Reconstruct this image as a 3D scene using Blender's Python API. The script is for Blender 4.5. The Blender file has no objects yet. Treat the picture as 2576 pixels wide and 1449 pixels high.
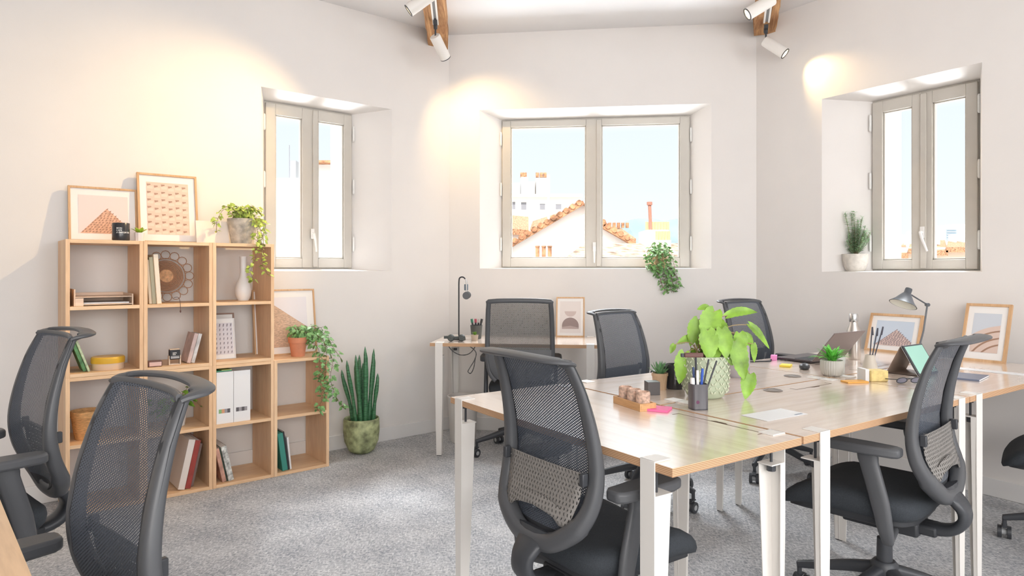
import bpy, math, random
from mathutils import Vector, Matrix, Euler
R = math.radians
C = bpy.context.scene.collection
SC = bpy.context.scene

# ------------------------------------------------------------------ camera
FPX, HOR, EYE = 1684.04, 679.26, 1.2196          # focal length in px of a 2576 wide frame, horizon row, eye height
cd = bpy.data.cameras.new('camera'); cam = bpy.data.objects.new('camera', cd); C.objects.link(cam)
cd.sensor_width = 36; cd.lens = 36*FPX/2576; cd.shift_y = -(724.5-HOR)/2576
cd.clip_start = .05; cd.clip_end = 3000
cam.location = (0, 0, EYE); cam.rotation_euler = (R(90), 0, 0)
SC.camera = cam
# ------------------------------------------------------------------ world, exposure
vs = SC.view_settings
SC.display_settings.display_device = 'sRGB'
vs.view_transform = 'Standard'; vs.look = 'None'; vs.exposure = 0.0; vs.gamma = 1; vs.use_curve_mapping = False
w = bpy.data.worlds.new('sky'); SC.world = w; w.use_nodes = True
nt = w.node_tree; nt.nodes.clear()
o_ = nt.nodes.new('ShaderNodeOutputWorld'); b_ = nt.nodes.new('ShaderNodeBackground')
tc = nt.nodes.new('ShaderNodeTexCoord'); sx = nt.nodes.new('ShaderNodeSeparateXYZ'); cr = nt.nodes.new('ShaderNodeValToRGB')
nt.links.new(tc.outputs['Generated'], sx.inputs[0]); nt.links.new(sx.outputs['Z'], cr.inputs[0])
cr.color_ramp.elements[0].position = 0.0; cr.color_ramp.elements[0].color = (.31, .325, .335, 1)
cr.color_ramp.elements[1].position = .20; cr.color_ramp.elements[1].color = (.28, .31, .328, 1)
e_ = cr.color_ramp.elements.new(.42); e_.color = (.93, .97, 1, 1)
nt.links.new(cr.outputs[0], b_.inputs[0]); b_.inputs[1].default_value = 3.2
nt.links.new(b_.outputs[0], o_.inputs[0])

def light(name, kind, loc, energy, color=(1,1,1), rot=None, to=None, **kw):
    d = bpy.data.lights.new(name, kind); d.energy = energy; d.color = color
    for k, v in kw.items(): setattr(d, k, v)
    o = bpy.data.objects.new(name, d); C.objects.link(o); o.location = loc
    if to is not None: o.rotation_euler = (Vector(to)-Vector(loc)).to_track_quat('-Z', 'Y').to_euler()
    elif rot: o.rotation_euler = rot
    return o
# sun on the town outside, coming over the house from behind the camera
light('sun', 'SUN', (0, -5, 20), 6.5, (1, .96, .9), to=(3, 9, 6), angle=R(.6))
# unseen fill lamps added behind the camera to brighten the room
light('rear_window_daylight', 'AREA', (.9, -2.3, 1.7), 150, (1, .975, .95), to=(.9, 3, 1.5), shape='RECTANGLE', size=3.6, size_y=1.9)
light('side_window_daylight', 'AREA', (3.6, -1.2, 1.75), 70, (.93, .96, 1), to=(.2, 3.2, 1.0), shape='RECTANGLE', size=1.6, size_y=1.7)

# added lamps outside each window, one high, one low, to brighten the reveals
for (wx, wy, ox, oy, wid, pw) in ((-1.38, 4.655, -.637, .771, .8, 120), (.63, 5.20, .118, .993, 1.5, 112), (2.51, 4.11, .838, .546, .75, 110)):
    for (z_, e_, dz_) in ((3.05, 1.15, 1.7), (.55, .52, 2.1)):
        light('window_daylight', 'AREA', (wx+ox*1.12, wy+oy*1.12, z_), pw*1.7*e_, (.90, .95, 1), to=(wx-ox*.1, wy-oy*.1, dz_), shape='RECTANGLE', size=wid, size_y=.7)

# ------------------------------------------------------------------ materials
MATS = {}
def newmat(name):
    m = bpy.data.materials.new(name); m.use_nodes = True
    return m, m.node_tree, m.node_tree.nodes['Principled BSDF']
def mat(name, col, rough=.55, metal=0, spec=.5, var=0, scale=20, bump=0, bscale=60, stretch=(1,1,1), coat=0, trans=0, em=0):
    if name in MATS: return MATS[name]
    m, t, p = newmat(name)
    p.inputs['Base Color'].default_value = (*col, 1); p.inputs['Roughness'].default_value = rough
    p.inputs['Metallic'].default_value = metal; p.inputs['Specular IOR Level'].default_value = spec
    if coat: p.inputs['Coat Weight'].default_value = coat; p.inputs['Coat Roughness'].default_value = .12
    if trans: p.inputs['Transmission Weight'].default_value = trans
    if em: p.inputs['Emission Color'].default_value = (*col, 1); p.inputs['Emission Strength'].default_value = em
    if var or bump:
        tc = t.nodes.new('ShaderNodeTexCoord'); mp = t.nodes.new('ShaderNodeMapping'); mp.inputs['Scale'].default_value = stretch
        t.links.new(tc.outputs['Object'], mp.inputs[0])
    if var:
        n = t.nodes.new('ShaderNodeTexNoise'); n.inputs['Scale'].default_value = scale; n.inputs['Detail'].default_value = 4
        t.links.new(mp.outputs[0], n.inputs['Vector'])
        r = t.nodes.new('ShaderNodeValToRGB'); r.color_ramp.elements[0].position = .3; r.color_ramp.elements[1].position = .7
        r.color_ramp.elements[0].color = (*[max(0, c*(1-var)) for c in col], 1); r.color_ramp.elements[1].color = (*[min(1, c*(1+var)) for c in col], 1)
        t.links.new(n.outputs['Fac'], r.inputs[0]); t.links.new(r.outputs[0], p.inputs['Base Color'])
    if bump:
        n2 = t.nodes.new('ShaderNodeTexNoise'); n2.inputs['Scale'].default_value = bscale; n2.inputs['Detail'].default_value = 3
        t.links.new(mp.outputs[0], n2.inputs['Vector'])
        b = t.nodes.new('ShaderNodeBump'); b.inputs['Strength'].default_value = bump; b.inputs['Distance'].default_value = .004
        t.links.new(n2.outputs['Fac'], b.inputs['Height']); t.links.new(b.outputs[0], p.inputs['Normal'])
    MATS[name] = m; return m

def wood(name, c1, c2, axis, scale=9, rough=.5, coat=0, ring=.35, spec=.4):
    """grain running along axis 0/1/2 of the object"""
    if name in MATS: return MATS[name]
    m, t, p = newmat(name)
    p.inputs['Roughness'].default_value = rough; p.inputs['Specular IOR Level'].default_value = spec
    if coat: p.inputs['Coat Weight'].default_value = coat; p.inputs['Coat Roughness'].default_value = .15; p.inputs['Coat IOR'].default_value = 1.9
    tc = t.nodes.new('ShaderNodeTexCoord'); mp = t.nodes.new('ShaderNodeMapping')
    s = [1, 1, 1]; s[axis] = .09; mp.inputs['Scale'].default_value = s
    oi = t.nodes.new('ShaderNodeObjectInfo'); ad = t.nodes.new('ShaderNodeVectorMath'); ad.operation = 'ADD'
    mu = t.nodes.new('ShaderNodeMath'); mu.operation = 'MULTIPLY'; mu.inputs[1].default_value = 7
    t.links.new(oi.outputs['Random'], mu.inputs[0]); t.links.new(tc.outputs['Object'], ad.inputs[0]); t.links.new(mu.outputs[0], ad.inputs[1])
    t.links.new(ad.outputs[0], mp.inputs[0])
    n = t.nodes.new('ShaderNodeTexNoise'); n.inputs['Scale'].default_value = scale; n.inputs['Detail'].default_value = 6; n.inputs['Distortion'].default_value = ring
    n.inputs['Roughness'].default_value = .62
    t.links.new(mp.outputs[0], n.inputs['Vector'])
    r = t.nodes.new('ShaderNodeValToRGB'); r.color_ramp.elements[0].position = .34; r.color_ramp.elements[1].position = .66
    r.color_ramp.elements[0].color = (*c2, 1); r.color_ramp.elements[1].color = (*c1, 1)
    t.links.new(n.outputs['Fac'], r.inputs[0])
    n3 = t.nodes.new('ShaderNodeTexNoise'); n3.inputs['Scale'].default_value = scale*9; t.links.new(mp.outputs[0], n3.inputs['Vector'])
    mx = t.nodes.new('ShaderNodeMix'); mx.data_type = 'RGBA'; mx.blend_type = 'MULTIPLY'; mx.inputs[0].default_value = .35
    r3 = t.nodes.new('ShaderNodeValToRGB'); r3.color_ramp.elements[0].position = .35; r3.color_ramp.elements[0].color = (.72, .68, .64, 1); r3.color_ramp.elements[1].position = .6
    t.links.new(n3.outputs['Fac'], r3.inputs[0]); t.links.new(r.outputs[0], mx.inputs[6]); t.links.new(r3.outputs[0], mx.inputs[7])
    t.links.new(mx.outputs[2], p.inputs['Base Color'])
    MATS[name] = m; return m

def plyedge(name, c1, c2, n):
    """horizontal plies: stripes over object z"""
    m, t, p = newmat(name); p.inputs['Roughness'].default_value = .6
    tc = t.nodes.new('ShaderNodeTexCoord'); s = t.nodes.new('ShaderNodeSeparateXYZ'); t.links.new(tc.outputs['Object'], s.inputs[0])
    w_ = t.nodes.new('ShaderNodeMath'); w_.operation = 'MULTIPLY'; w_.inputs[1].default_value = n*6.283; t.links.new(s.outputs['Z'], w_.inputs[0])
    s1 = t.nodes.new('ShaderNodeMath'); s1.operation = 'SINE'; t.links.new(w_.outputs[0], s1.inputs[0])
    r = t.nodes.new('ShaderNodeValToRGB'); r.color_ramp.elements[0].position = .3; r.color_ramp.elements[1].position = .7
    r.color_ramp.elements[0].color = (*c2, 1); r.color_ramp.elements[1].color = (*c1, 1)
    a = t.nodes.new('ShaderNodeMath'); a.operation = 'MULTIPLY_ADD'; a.inputs[1].default_value = .5; a.inputs[2].default_value = .5
    t.links.new(s1.outputs[0], a.inputs[0]); t.links.new(a.outputs[0], r.inputs[0]); t.links.new(r.outputs[0], p.inputs['Base Color'])
    MATS[name] = m; return m

def lattice(name, col, px, pz, thr, rough=.6, slots=False, wob=0):
    """woven see-through fabric or slotted plastic: holes laid out over object x and z"""
    m, t, p = newmat(name); p.inputs['Base Color'].default_value = (*col, 1); p.inputs['Roughness'].default_value = rough
    L = t.links.new; N = t.nodes.new
    tc = N('ShaderNodeTexCoord'); s = N('ShaderNodeSeparateXYZ'); L(tc.outputs['Object'], s.inputs[0])
    def mth(op, a, b=None, c=None):
        n = N('ShaderNodeMath'); n.operation = op
        for i, x in enumerate((a, b, c)):
            if x is None: continue
            if isinstance(x, (int, float)): n.inputs[i].default_value = x
            else: L(x, n.inputs[i])
        return n.outputs[0]
    X, Z = s.outputs['X'], s.outputs['Z']
    if wob: X = mth('ADD', X, mth('MULTIPLY', mth('SINE', mth('MULTIPLY', Z, 6.283/.022)), wob))
    a = mth('COSINE', mth('MULTIPLY', X, 6.283/px)); b = mth('COSINE', mth('MULTIPLY', Z, 6.283/pz))
    hole = mth('GREATER_THAN', mth('MULTIPLY', a, b), thr)
    tr = N('ShaderNodeBsdfTransparent'); mx = N('ShaderNodeMixShader'); out = t.nodes['Material Output']
    L(hole, mx.inputs[0]); L(p.outputs[0], mx.inputs[1]); L(tr.outputs[0], mx.inputs[2]); L(mx.outputs[0], out.inputs['Surface'])
    MATS[name] = m; return m

M_wall = mat('wall_paint', (.80, .77, .745), .9, spec=.2, var=.015, scale=3, bump=.05, bscale=220)
M_ceil = mat('ceiling_paint', (.80, .79, .79), .95, spec=.2, bump=.04, bscale=160)
M_base = mat('baseboard_paint', (.80, .785, .77), .55)
M_reveal = M_wall
M_pine_v = wood('pine_upright', (.93, .66, .42), (.83, .53, .31), 2, 12, .5)
M_pine_h = wood('pine_board', (.94, .68, .44), (.84, .55, .32), 0, 12, .5)
M_plyc = plyedge('pine_cut_edge', (.90, .68, .46), (.72, .47, .28), 280)
M_table = wood('birch_ply_top', (.90, .77, .67), (.84, .68, .56), 0, 4, .24, coat=1.0, ring=1.0)
M_tedge = plyedge('birch_ply_edge', (.74, .50, .31), (.38, .19, .09), 240)
M_oak_beam = wood('old_beam_oak', (.62, .36, .17), (.26, .11, .045), 1, 14, .85, ring=2.5)
M_frame_oak = wood('oak_frame_wood', (.72, .47, .27), (.58, .35, .18), 2, 20, .5)
M_white_metal = mat('white_lacquered_metal', (.82, .79, .75), .4)
M_black = mat('black_plastic', (.045, .048, .055), .42)
M_black2 = mat('matt_black_plastic', (.03, .032, .037), .6)
M_frame_p = mat('charcoal_nylon', (.085, .088, .095), .42)
M_seat = mat('black_seat_fabric', (.034, .040, .048), .85, var=.2, scale=300, bump=.3, bscale=500)
M_mesh = lattice('chair_mesh', (.080, .094, .120), .0110, .0072, .50)
M_mesh_fine = lattice('fine_chair_mesh', (.10, .105, .105), .0062, .0062, .35)
M_lumbar = lattice('slotted_lumbar_plastic', (.24, .225, .21), .0130, .024, .50, wob=.0018)
M_chrome = mat('steel', (.6, .6, .6), .25, 1)
M_glass_dark = mat('dark_glass', (.02, .02, .025), .08)
M_winframe = mat('greige_window_paint', (.56, .53, .48), .45, var=.03, scale=9)
M_hinge = mat('white_hinge', (.8, .8, .78), .4)
M_green = mat('fresh_leaf', (.20, .40, .05), .45, var=.35, scale=25)
M_lime = mat('lime_leaf', (.42, .62, .05), .45, var=.3, scale=30)
M_ivy = mat('ivy_leaf', (.19, .38, .13), .5, var=.55, scale=45)
M_ivy_l = mat('light_ivy_leaf', (.40, .52, .10), .5, var=.5, scale=45)
M_dkgreen = mat('dark_leaf', (.05, .17, .075), .4, var=.5, scale=30, stretch=(1, 1, 5))
M_stem = mat('plant_stem', (.22, .16, .08), .7)
M_soil = mat('potting_soil', (.05, .035, .025), .95, var=.4, scale=80)
M_paper = mat('white_paper', (.86, .86, .87), .7)
M_white = mat('white_ceramic', (.83, .82, .81), .35)
# carpet
m, t, p = newmat('loop_pile_carpet'); MATS['carpet'] = m; M_carpet = m
p.inputs['Roughness'].default_value = .95; p.inputs['Specular IOR Level'].default_value = .1
tc = t.nodes.new('ShaderNodeTexCoord')
mpa = t.nodes.new('ShaderNodeMapping'); mpa.inputs['Rotation'].default_value = (0, 0, R(34)); mpa.inputs['Scale'].default_value = (1, .35, 1)
mpb = t.nodes.new('ShaderNodeMapping'); mpb.inputs['Rotation'].default_value = (0, 0, R(34)); mpb.inputs['Scale'].default_value = (.35, 1, 1)
na = t.nodes.new('ShaderNodeTexNoise'); na.inputs['Scale'].default_value = 125; na.inputs['Detail'].default_value = 3
nb = t.nodes.new('ShaderNodeTexNoise'); nb.inputs['Scale'].default_value = 125; nb.inputs['Detail'].default_value = 3
nc = t.nodes.new('ShaderNodeTexNoise'); nc.inputs['Scale'].default_value = 5
for q, n in ((mpa, na), (mpb, nb)): t.links.new(tc.outputs['Object'], q.inputs[0]); t.links.new(q.outputs[0], n.inputs['Vector'])
t.links.new(tc.outputs['Object'], nc.inputs['Vector'])
mxm = t.nodes.new('ShaderNodeMath'); mxm.operation = 'MAXIMUM'; t.links.new(na.outputs['Fac'], mxm.inputs[0]); t.links.new(nb.outputs['Fac'], mxm.inputs[1])
ad = t.nodes.new('ShaderNodeMath'); ad.operation = 'MULTIPLY_ADD'; ad.inputs[1].default_value = .25
t.links.new(nc.outputs['Fac'], ad.inputs[0]); t.links.new(mxm.outputs[0], ad.inputs[2])
rr = t.nodes.new('ShaderNodeValToRGB'); rr.color_ramp.elements[0].position = .52; rr.color_ramp.elements[1].position = .86
rr.color_ramp.elements[0].color = (.29, .30, .325, 1); rr.color_ramp.elements[1].color = (.76, .755, .75, 1)
t.links.new(ad.outputs[0], rr.inputs[0]); t.links.new(rr.outputs[0], p.inputs['Base Color'])
bp = t.nodes.new('ShaderNodeBump'); bp.inputs['Strength'].default_value = .6; bp.inputs['Distance'].default_value = .006
t.links.new(mxm.outputs[0], bp.inputs['Height']); t.links.new(bp.outputs[0], p.inputs['Normal'])
# window glass: mostly clear, thin reflection
m, t, p = newmat('window_glass'); M_glass = m
tr = t.nodes.new('ShaderNodeBsdfTransparent'); gl = t.nodes.new('ShaderNodeBsdfGlossy'); gl.inputs['Roughness'].default_value = .02
mx = t.nodes.new('ShaderNodeMixShader'); mx.inputs[0].default_value = .001
t.links.new(tr.outputs[0], mx.inputs[1]); t.links.new(gl.outputs[0], mx.inputs[2])
t.links.new(mx.outputs[0], t.nodes['Material Output'].inputs['Surface'])

# ------------------------------------------------------------------ mesh building
class MB:
    def __init__(s): s.v = []; s.f = []; s.m = []
    def add(s, vs, fs, m=0, M=None):
        o = len(s.v)
        s.v += [tuple(M @ Vector(v)) if M is not None else tuple(v) for v in vs]
        s.f += [tuple(i+o for i in f) for f in fs]; s.m += [m]*len(fs); return s
    def box(s, x0, x1, y0, y1, z0, z1, m=0, M=None):
        v = [(x, y, z) for z in (z0, z1) for y in (y0, y1) for x in (x0, x1)]
        return s.add(v, [(0,2,3,1),(4,5,7,6),(0,1,5,4),(2,6,7,3),(0,4,6,2),(1,3,7,5)], m, M)
    def bar(s, a, b, wx, wy, m=0, up=(0,0,1), w2=None):
        """rectangular bar from a to b, wx across, wy along 'up'"""
        a, b = Vector(a), Vector(b); d = (b-a).normalized(); u = Vector(up)
        if abs(d.dot(u)) > .98: u = Vector((0,1,0))
        x = d.cross(u).normalized(); u = x.cross(d).normalized(); w2 = w2 or (wx, wy); v = []
        for p, (hx, hy) in ((a, (wx/2, wy/2)), (b, (w2[0]/2, w2[1]/2))):
            v += [p-x*hx-u*hy, p+x*hx-u*hy, p+x*hx+u*hy, p-x*hx+u*hy]
        return s.add(v, [(3,2,1,0),(4,5,6,7),(0,1,5,4),(1,2,6,5),(2,3,7,6),(3,0,4,7)], m)
    def prism(s, pts, y0, y1, m=0, M=None):
        """polygon in x,z extruded over y"""
        n = len(pts); v = [(x, y0, z) for x, z in pts]+[(x, y1, z) for x, z in pts]
        return s.add(v, [tuple(range(n)), tuple(range(2*n-1, n-1, -1))]+[(i, i+n, (i+1) % n+n, (i+1) % n) for i in range(n)], m, M)
    def slab(s, pts, z0, z1, m=0, M=None):
        n = len(pts); v = [(x, y, z0) for x, y in pts]+[(x, y, z1) for x, y in pts]
        return s.add(v, [tuple(range(n-1, -1, -1)), tuple(range(n, 2*n))]+[(i, (i+1) % n, (i+1) % n+n, i+n) for i in range(n)], m, M)
    def lathe(s, prof, n=28, m=0, o=(0,0,0), M=None, wob=None):
        v = []; f = []; k = len(prof)
        for i in range(n):
            a = 2*math.pi*i/n
            for j, (r, z) in enumerate(prof):
                q = r*(1+(wob(a, z) if wob else 0)); v.append((o[0]+q*math.cos(a), o[1]+q*math.sin(a), o[2]+z))
        for i in range(n):
            i2 = (i+1) % n
            for j in range(k-1): f.append((i*k+j, i2*k+j, i2*k+j+1, i*k+j+1))
        return s.add(v, f, m, M)
    def cyl(s, a, b, r, r2=None, n=14, m=0):
        a, b = Vector(a), Vector(b); d = (b-a).normalized(); u = Vector((0,0,1)) if abs(d.z) < .95 else Vector((1,0,0))
        x = d.cross(u).normalized(); y = d.cross(x); r2 = r if r2 is None else r2; v = []
        for p, q in ((a, r), (b, r2)):
            for i in range(n): t = 2*math.pi*i/n; v.append(p+(x*math.cos(t)+y*math.sin(t))*q)
        f = [(i, (i+1) % n, (i+1) % n+n, i+n) for i in range(n)]+[tuple(range(n-1, -1, -1)), tuple(range(n, 2*n))]
        return s.add(v, f, m)
    def tube(s, pts, r, n=8, m=0, closed=False):
        return s.sweep(pts, [[(math.cos(2*math.pi*i/n), math.sin(2*math.pi*i/n)) for i in range(n)]]*len(pts),
                       [(q, q) for q in (r if isinstance(r, (list, tuple)) else [r]*len(pts))], None, m, closed)
    def sweep(s, pts, secs, sizes, ref=None, m=0, closed=False):
        """section i (unit 2-D loop) scaled by sizes[i] and set across the path; its second axis follows ref"""
        P = [Vector(p) for p in pts]; N = len(P); n = len(secs[0]); v = []; prev = None
        for i in range(N):
            a = P[(i-1) % N] if closed or i else P[0]; b = P[(i+1) % N] if closed or i < N-1 else P[-1]
            t = (b-a).normalized()
            if ref is not None: up = Vector(ref[i] if isinstance(ref[0], (tuple, list, Vector)) else ref)
            elif prev is None: up = Vector((0,0,1)) if abs(t.z) < .9 else Vector((0,1,0))
            else: up = prev
            x = t.cross(up).normalized(); y = x.cross(t).normalized(); prev = y
            for (p, q) in secs[i]: v.append(P[i]+x*p*sizes[i][0]+y*q*sizes[i][1])
        f = []
        for i in range(N if closed else N-1):
            i2 = (i+1) % N
            for j in range(n): f.append((i*n+j, i*n+(j+1) % n, i2*n+(j+1) % n, i2*n+j))
        if not closed: f += [tuple(range(n-1, -1, -1)), tuple(range((N-1)*n, N*n))]
        return s.add(v, f, m)
    def ball(s, c, r, n=12, m=0, sc=(1,1,1)):
        k = n//2; prof = [(math.sin(math.pi*j/k), -math.cos(math.pi*j/k)) for j in range(k+1)]
        return s.lathe(prof, n, m, M=Matrix.Translation(c) @ Matrix.Diagonal((r*sc[0], r*sc[1], r*sc[2], 1)))
    def poly(s, pts, m=0): return s.add(pts, [tuple(range(len(pts)))], m)
    def build(s, name, mats, parent=None, bevel=0, smooth=35, loc=None, rot=None):
        me = bpy.data.meshes.new(name); me.from_pydata(s.v, [], s.f); me.update()
        if not isinstance(mats, (list, tuple)): mats = [mats]
        for q in mats: me.materials.append(q)
        me.polygons.foreach_set('material_index', s.m)
        if smooth:
            me.shade_smooth(); me.set_sharp_from_angle(angle=R(smooth))
        o = bpy.data.objects.new(name, me); C.objects.link(o)
        if parent is not None: o.parent = parent
        if loc is not None: o.location = loc
        if rot is not None: o.rotation_euler = rot
        if bevel:
            b = o.modifiers.new('bevel', 'BEVEL'); b.width = bevel; b.segments = 2; b.limit_method = 'ANGLE'; b.angle_limit = R(40)
        return o
RECT = [(-.5,-.5), (.5,-.5), (.5,.5), (-.5,.5)]
def rrect(k=.3, n=3):
    pts = []
    for cx, cy, a0 in ((.5-k, .5-k, 0), (-.5+k, .5-k, 90), (-.5+k, -.5+k, 180), (.5-k, -.5+k, 270)):
        for i in range(n+1): a = R(a0+90*i/n); pts.append((cx+k*math.cos(a), cy+k*math.sin(a)))
    return pts
RR = rrect(.32, 2)
def smoothpath(pts, k=5, closed=False):
    """Catmull-Rom through pts"""
    P = [Vector(p) for p in pts]; out = []; N = len(P)
    for i in range(N if closed else N-1):
        if closed: a, b, c, d = P[(i-1) % N], P[i], P[(i+1) % N], P[(i+2) % N]
        else: a, b, c, d = P[max(i-1, 0)], P[i], P[i+1], P[min(i+2, N-1)]
        for j in range(k):
            t = j/k; out.append(.5*((2*b)+(c-a)*t+(2*a-5*b+4*c-d)*t*t+(-a+3*b-3*c+d)*t**3))
    if not closed: out.append(P[-1])
    return out

def tag(o, label, cat, group=None, kind=None):
    if label: o['label'] = label
    if cat: o['category'] = cat
    if group: o['group'] = group
    if kind: o['kind'] = kind
    return o
class Frame:
    def __init__(s, o, deg): s.o = Vector((o[0], o[1], 0)); s.a = R(deg); s.x = Vector((math.cos(s.a), math.sin(s.a), 0)); s.y = Vector((-math.sin(s.a), math.cos(s.a), 0))
    def w(s, x, y, z=0): return s.o+s.x*x+s.y*y+Vector((0,0,z))
LW = Frame((-.4842, 5.1382), 39.58)     # left wall: x runs to the corner at 0, y into the wall
BW = Frame((-.4842, 5.1382), -6.8045)   # back wall between the two corners
RW = Frame((1.7773, 4.8684), -56.925)   # right wall, x runs towards the viewer
SH = Frame((-2.1936, 3.2873), 39.58)    # shelf front line
TB = Frame((.3879, 1.6169), 34.2366)    # desk group, x along it, y across to the far side
BWL = 2.2775
def thing(name, label, cat, fr, x, y, z=0, rz=0, group=None, lean=0, kind=None):
    o = bpy.data.objects.new(name, None); C.objects.link(o); o.empty_display_size = .1
    o.location = fr.w(x, y, z); o.rotation_euler = (-R(lean), 0, fr.a+R(rz)); return tag(o, label, cat, group, kind)
def place(o, fr, x, y, z=0, rz=0, lean=0):
    o.location = fr.w(x, y, z); o.rotation_euler = (-R(lean), 0, fr.a+R(rz)); return o
def copy_tree(o, parent=None):
    c = o.copy(); C.objects.link(c); c.parent = parent
    for ch in [q for q in o.children]: copy_tree(ch, c)
    return c
W0 = Frame((0, 0), 0)
def at(px, py, d): return Vector(((px-1288)/FPX*d, d, EYE-(py-HOR)/FPX*d))

# ------------------------------------------------------------------ the room
H = 3.022
def wall_mesh(x0, x1, z0, z1, T, hole=None, inner=None, d=.22):
    """wall solid, its window opening narrowing to the inner rectangle at depth d"""
    b = MB()
    if not hole: return b.box(x0, x1, 0, T, z0, z1)
    def ring(y, o, h, flip):
        a = [(o[0], y, o[2]), (o[1], y, o[2]), (o[1], y, o[3]), (o[0], y, o[3])]; c = [(h[0], y, h[2]), (h[1], y, h[2]), (h[1], y, h[3]), (h[0], y, h[3])]
        f = [(i, (i+1) % 4, (i+1) % 4+4, i+4) for i in range(4)]
        b.add(a+c, [q[::-1] for q in f] if flip else f)
    O = (x0, x1, z0, z1); ring(0, O, hole, False); ring(T, O, inner, True)
    def band(y0, r0, y1, r1, flip):
        a = [(r0[0], y0, r0[2]), (r0[1], y0, r0[2]), (r0[1], y0, r0[3]), (r0[0], y0, r0[3])]; c = [(r1[0], y1, r1[2]), (r1[1], y1, r1[2]), (r1[1], y1, r1[3]), (r1[0], y1, r1[3])]
        f = [(i, i+4, (i+1) % 4+4, (i+1) % 4) for i in range(4)]
        b.add(a+c, [q[::-1] for q in f] if flip else f)
    band(0, hole, d, inner, True); band(d, inner, T, inner, True); band(0, O, T, O, False)
    return b
def put(o, fr): o.location = fr.o; o.rotation_euler = (0, 0, fr.a); return o
WN = [  # frame, opening on the wall, frame rectangle
    (LW, (-1.428, -.494, 1.213, 2.378), (-1.335, -.700, 1.228, 2.348)),
    (BW, (.240, 1.959, 1.231, 2.440), (.379, 1.838, 1.236, 2.407)),
    (RW, (.510, 1.447, 1.208, 2.354), (.727, 1.350, 1.217, 2.320))]
T = .58
for nm, fr, x0, x1, k in (('wall_left', LW, -6.9, 0, 0), ('wall_back', BW, 0, BWL, 1), ('wall_right', RW, 0, 6.5, 2)):
    put(wall_mesh(x0, x1, -.02, H+.1, T, WN[k][1], WN[k][2]).build(nm, M_wall, smooth=0), fr)['kind'] = 'structure'
    o = MB().box(x0, x1, -.014, 0, 0, .098).build({'wall_left': 'baseboard_left', 'wall_back': 'baseboard_back', 'wall_right': 'baseboard_right'}[nm], M_base, bevel=.003)
    put(o, fr)['kind'] = 'structure'
# wedge-shaped plaster where the thick walls meet outside, wall behind the camera, floor and ceiling
for (fa, xa, fb, xb) in ((LW, 0, BW, 0), (BW, BWL, RW, 0)):
    p0, p1, p2 = fa.w(xa, 0), fa.w(xa, T), fb.w(xb, T)
    b = MB().slab([(p0.x, p0.y), (p2.x, p2.y), (p1.x, p1.y)], -.02, H+.1); b.build('wall_corner', M_wall, smooth=0)['kind'] = 'structure'
LE, RE = LW.w(-6.9, 0), RW.w(6.5, 0)
poly = [LE, LW.w(0, 0), BW.w(BWL, 0), RE, Vector((RE.x, -2.6, 0)), Vector((LE.x, -2.6, 0))]
outer = [LW.w(-6.9, T), LW.w(0, T), BW.w(BWL, T), RW.w(6.5, T), Vector((RE.x+.4, -3, 0)), Vector((LE.x-.4, -3, 0))]
b = MB().slab([(p.x, p.y) for p in poly][::-1], -.15, 0); b.build('floor', M_carpet, smooth=0)['kind'] = 'structure'
b = MB().slab([(p.x, p.y) for p in poly][::-1], H, H+.2); b.build('ceiling', M_ceil, smooth=0)['kind'] = 'structure'
b = MB().box(LE.x-.2, RE.x+.4, -2.9, -2.6, -.02, H+.1); b.build('wall_rear', M_wall, smooth=0)['kind'] = 'structure'
b = MB().box(RE.x, RE.x+.3, -2.6, RE.y+.3, -.02, H+.1); b.build('wall_side', M_wall, smooth=0)['kind'] = 'structure'
b = MB().box(LE.x-.3, LE.x, -2.6, LE.y+.3, -.02, H+.1); b.build('wall_far_left', M_wall, smooth=0)['kind'] = 'structure'

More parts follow.
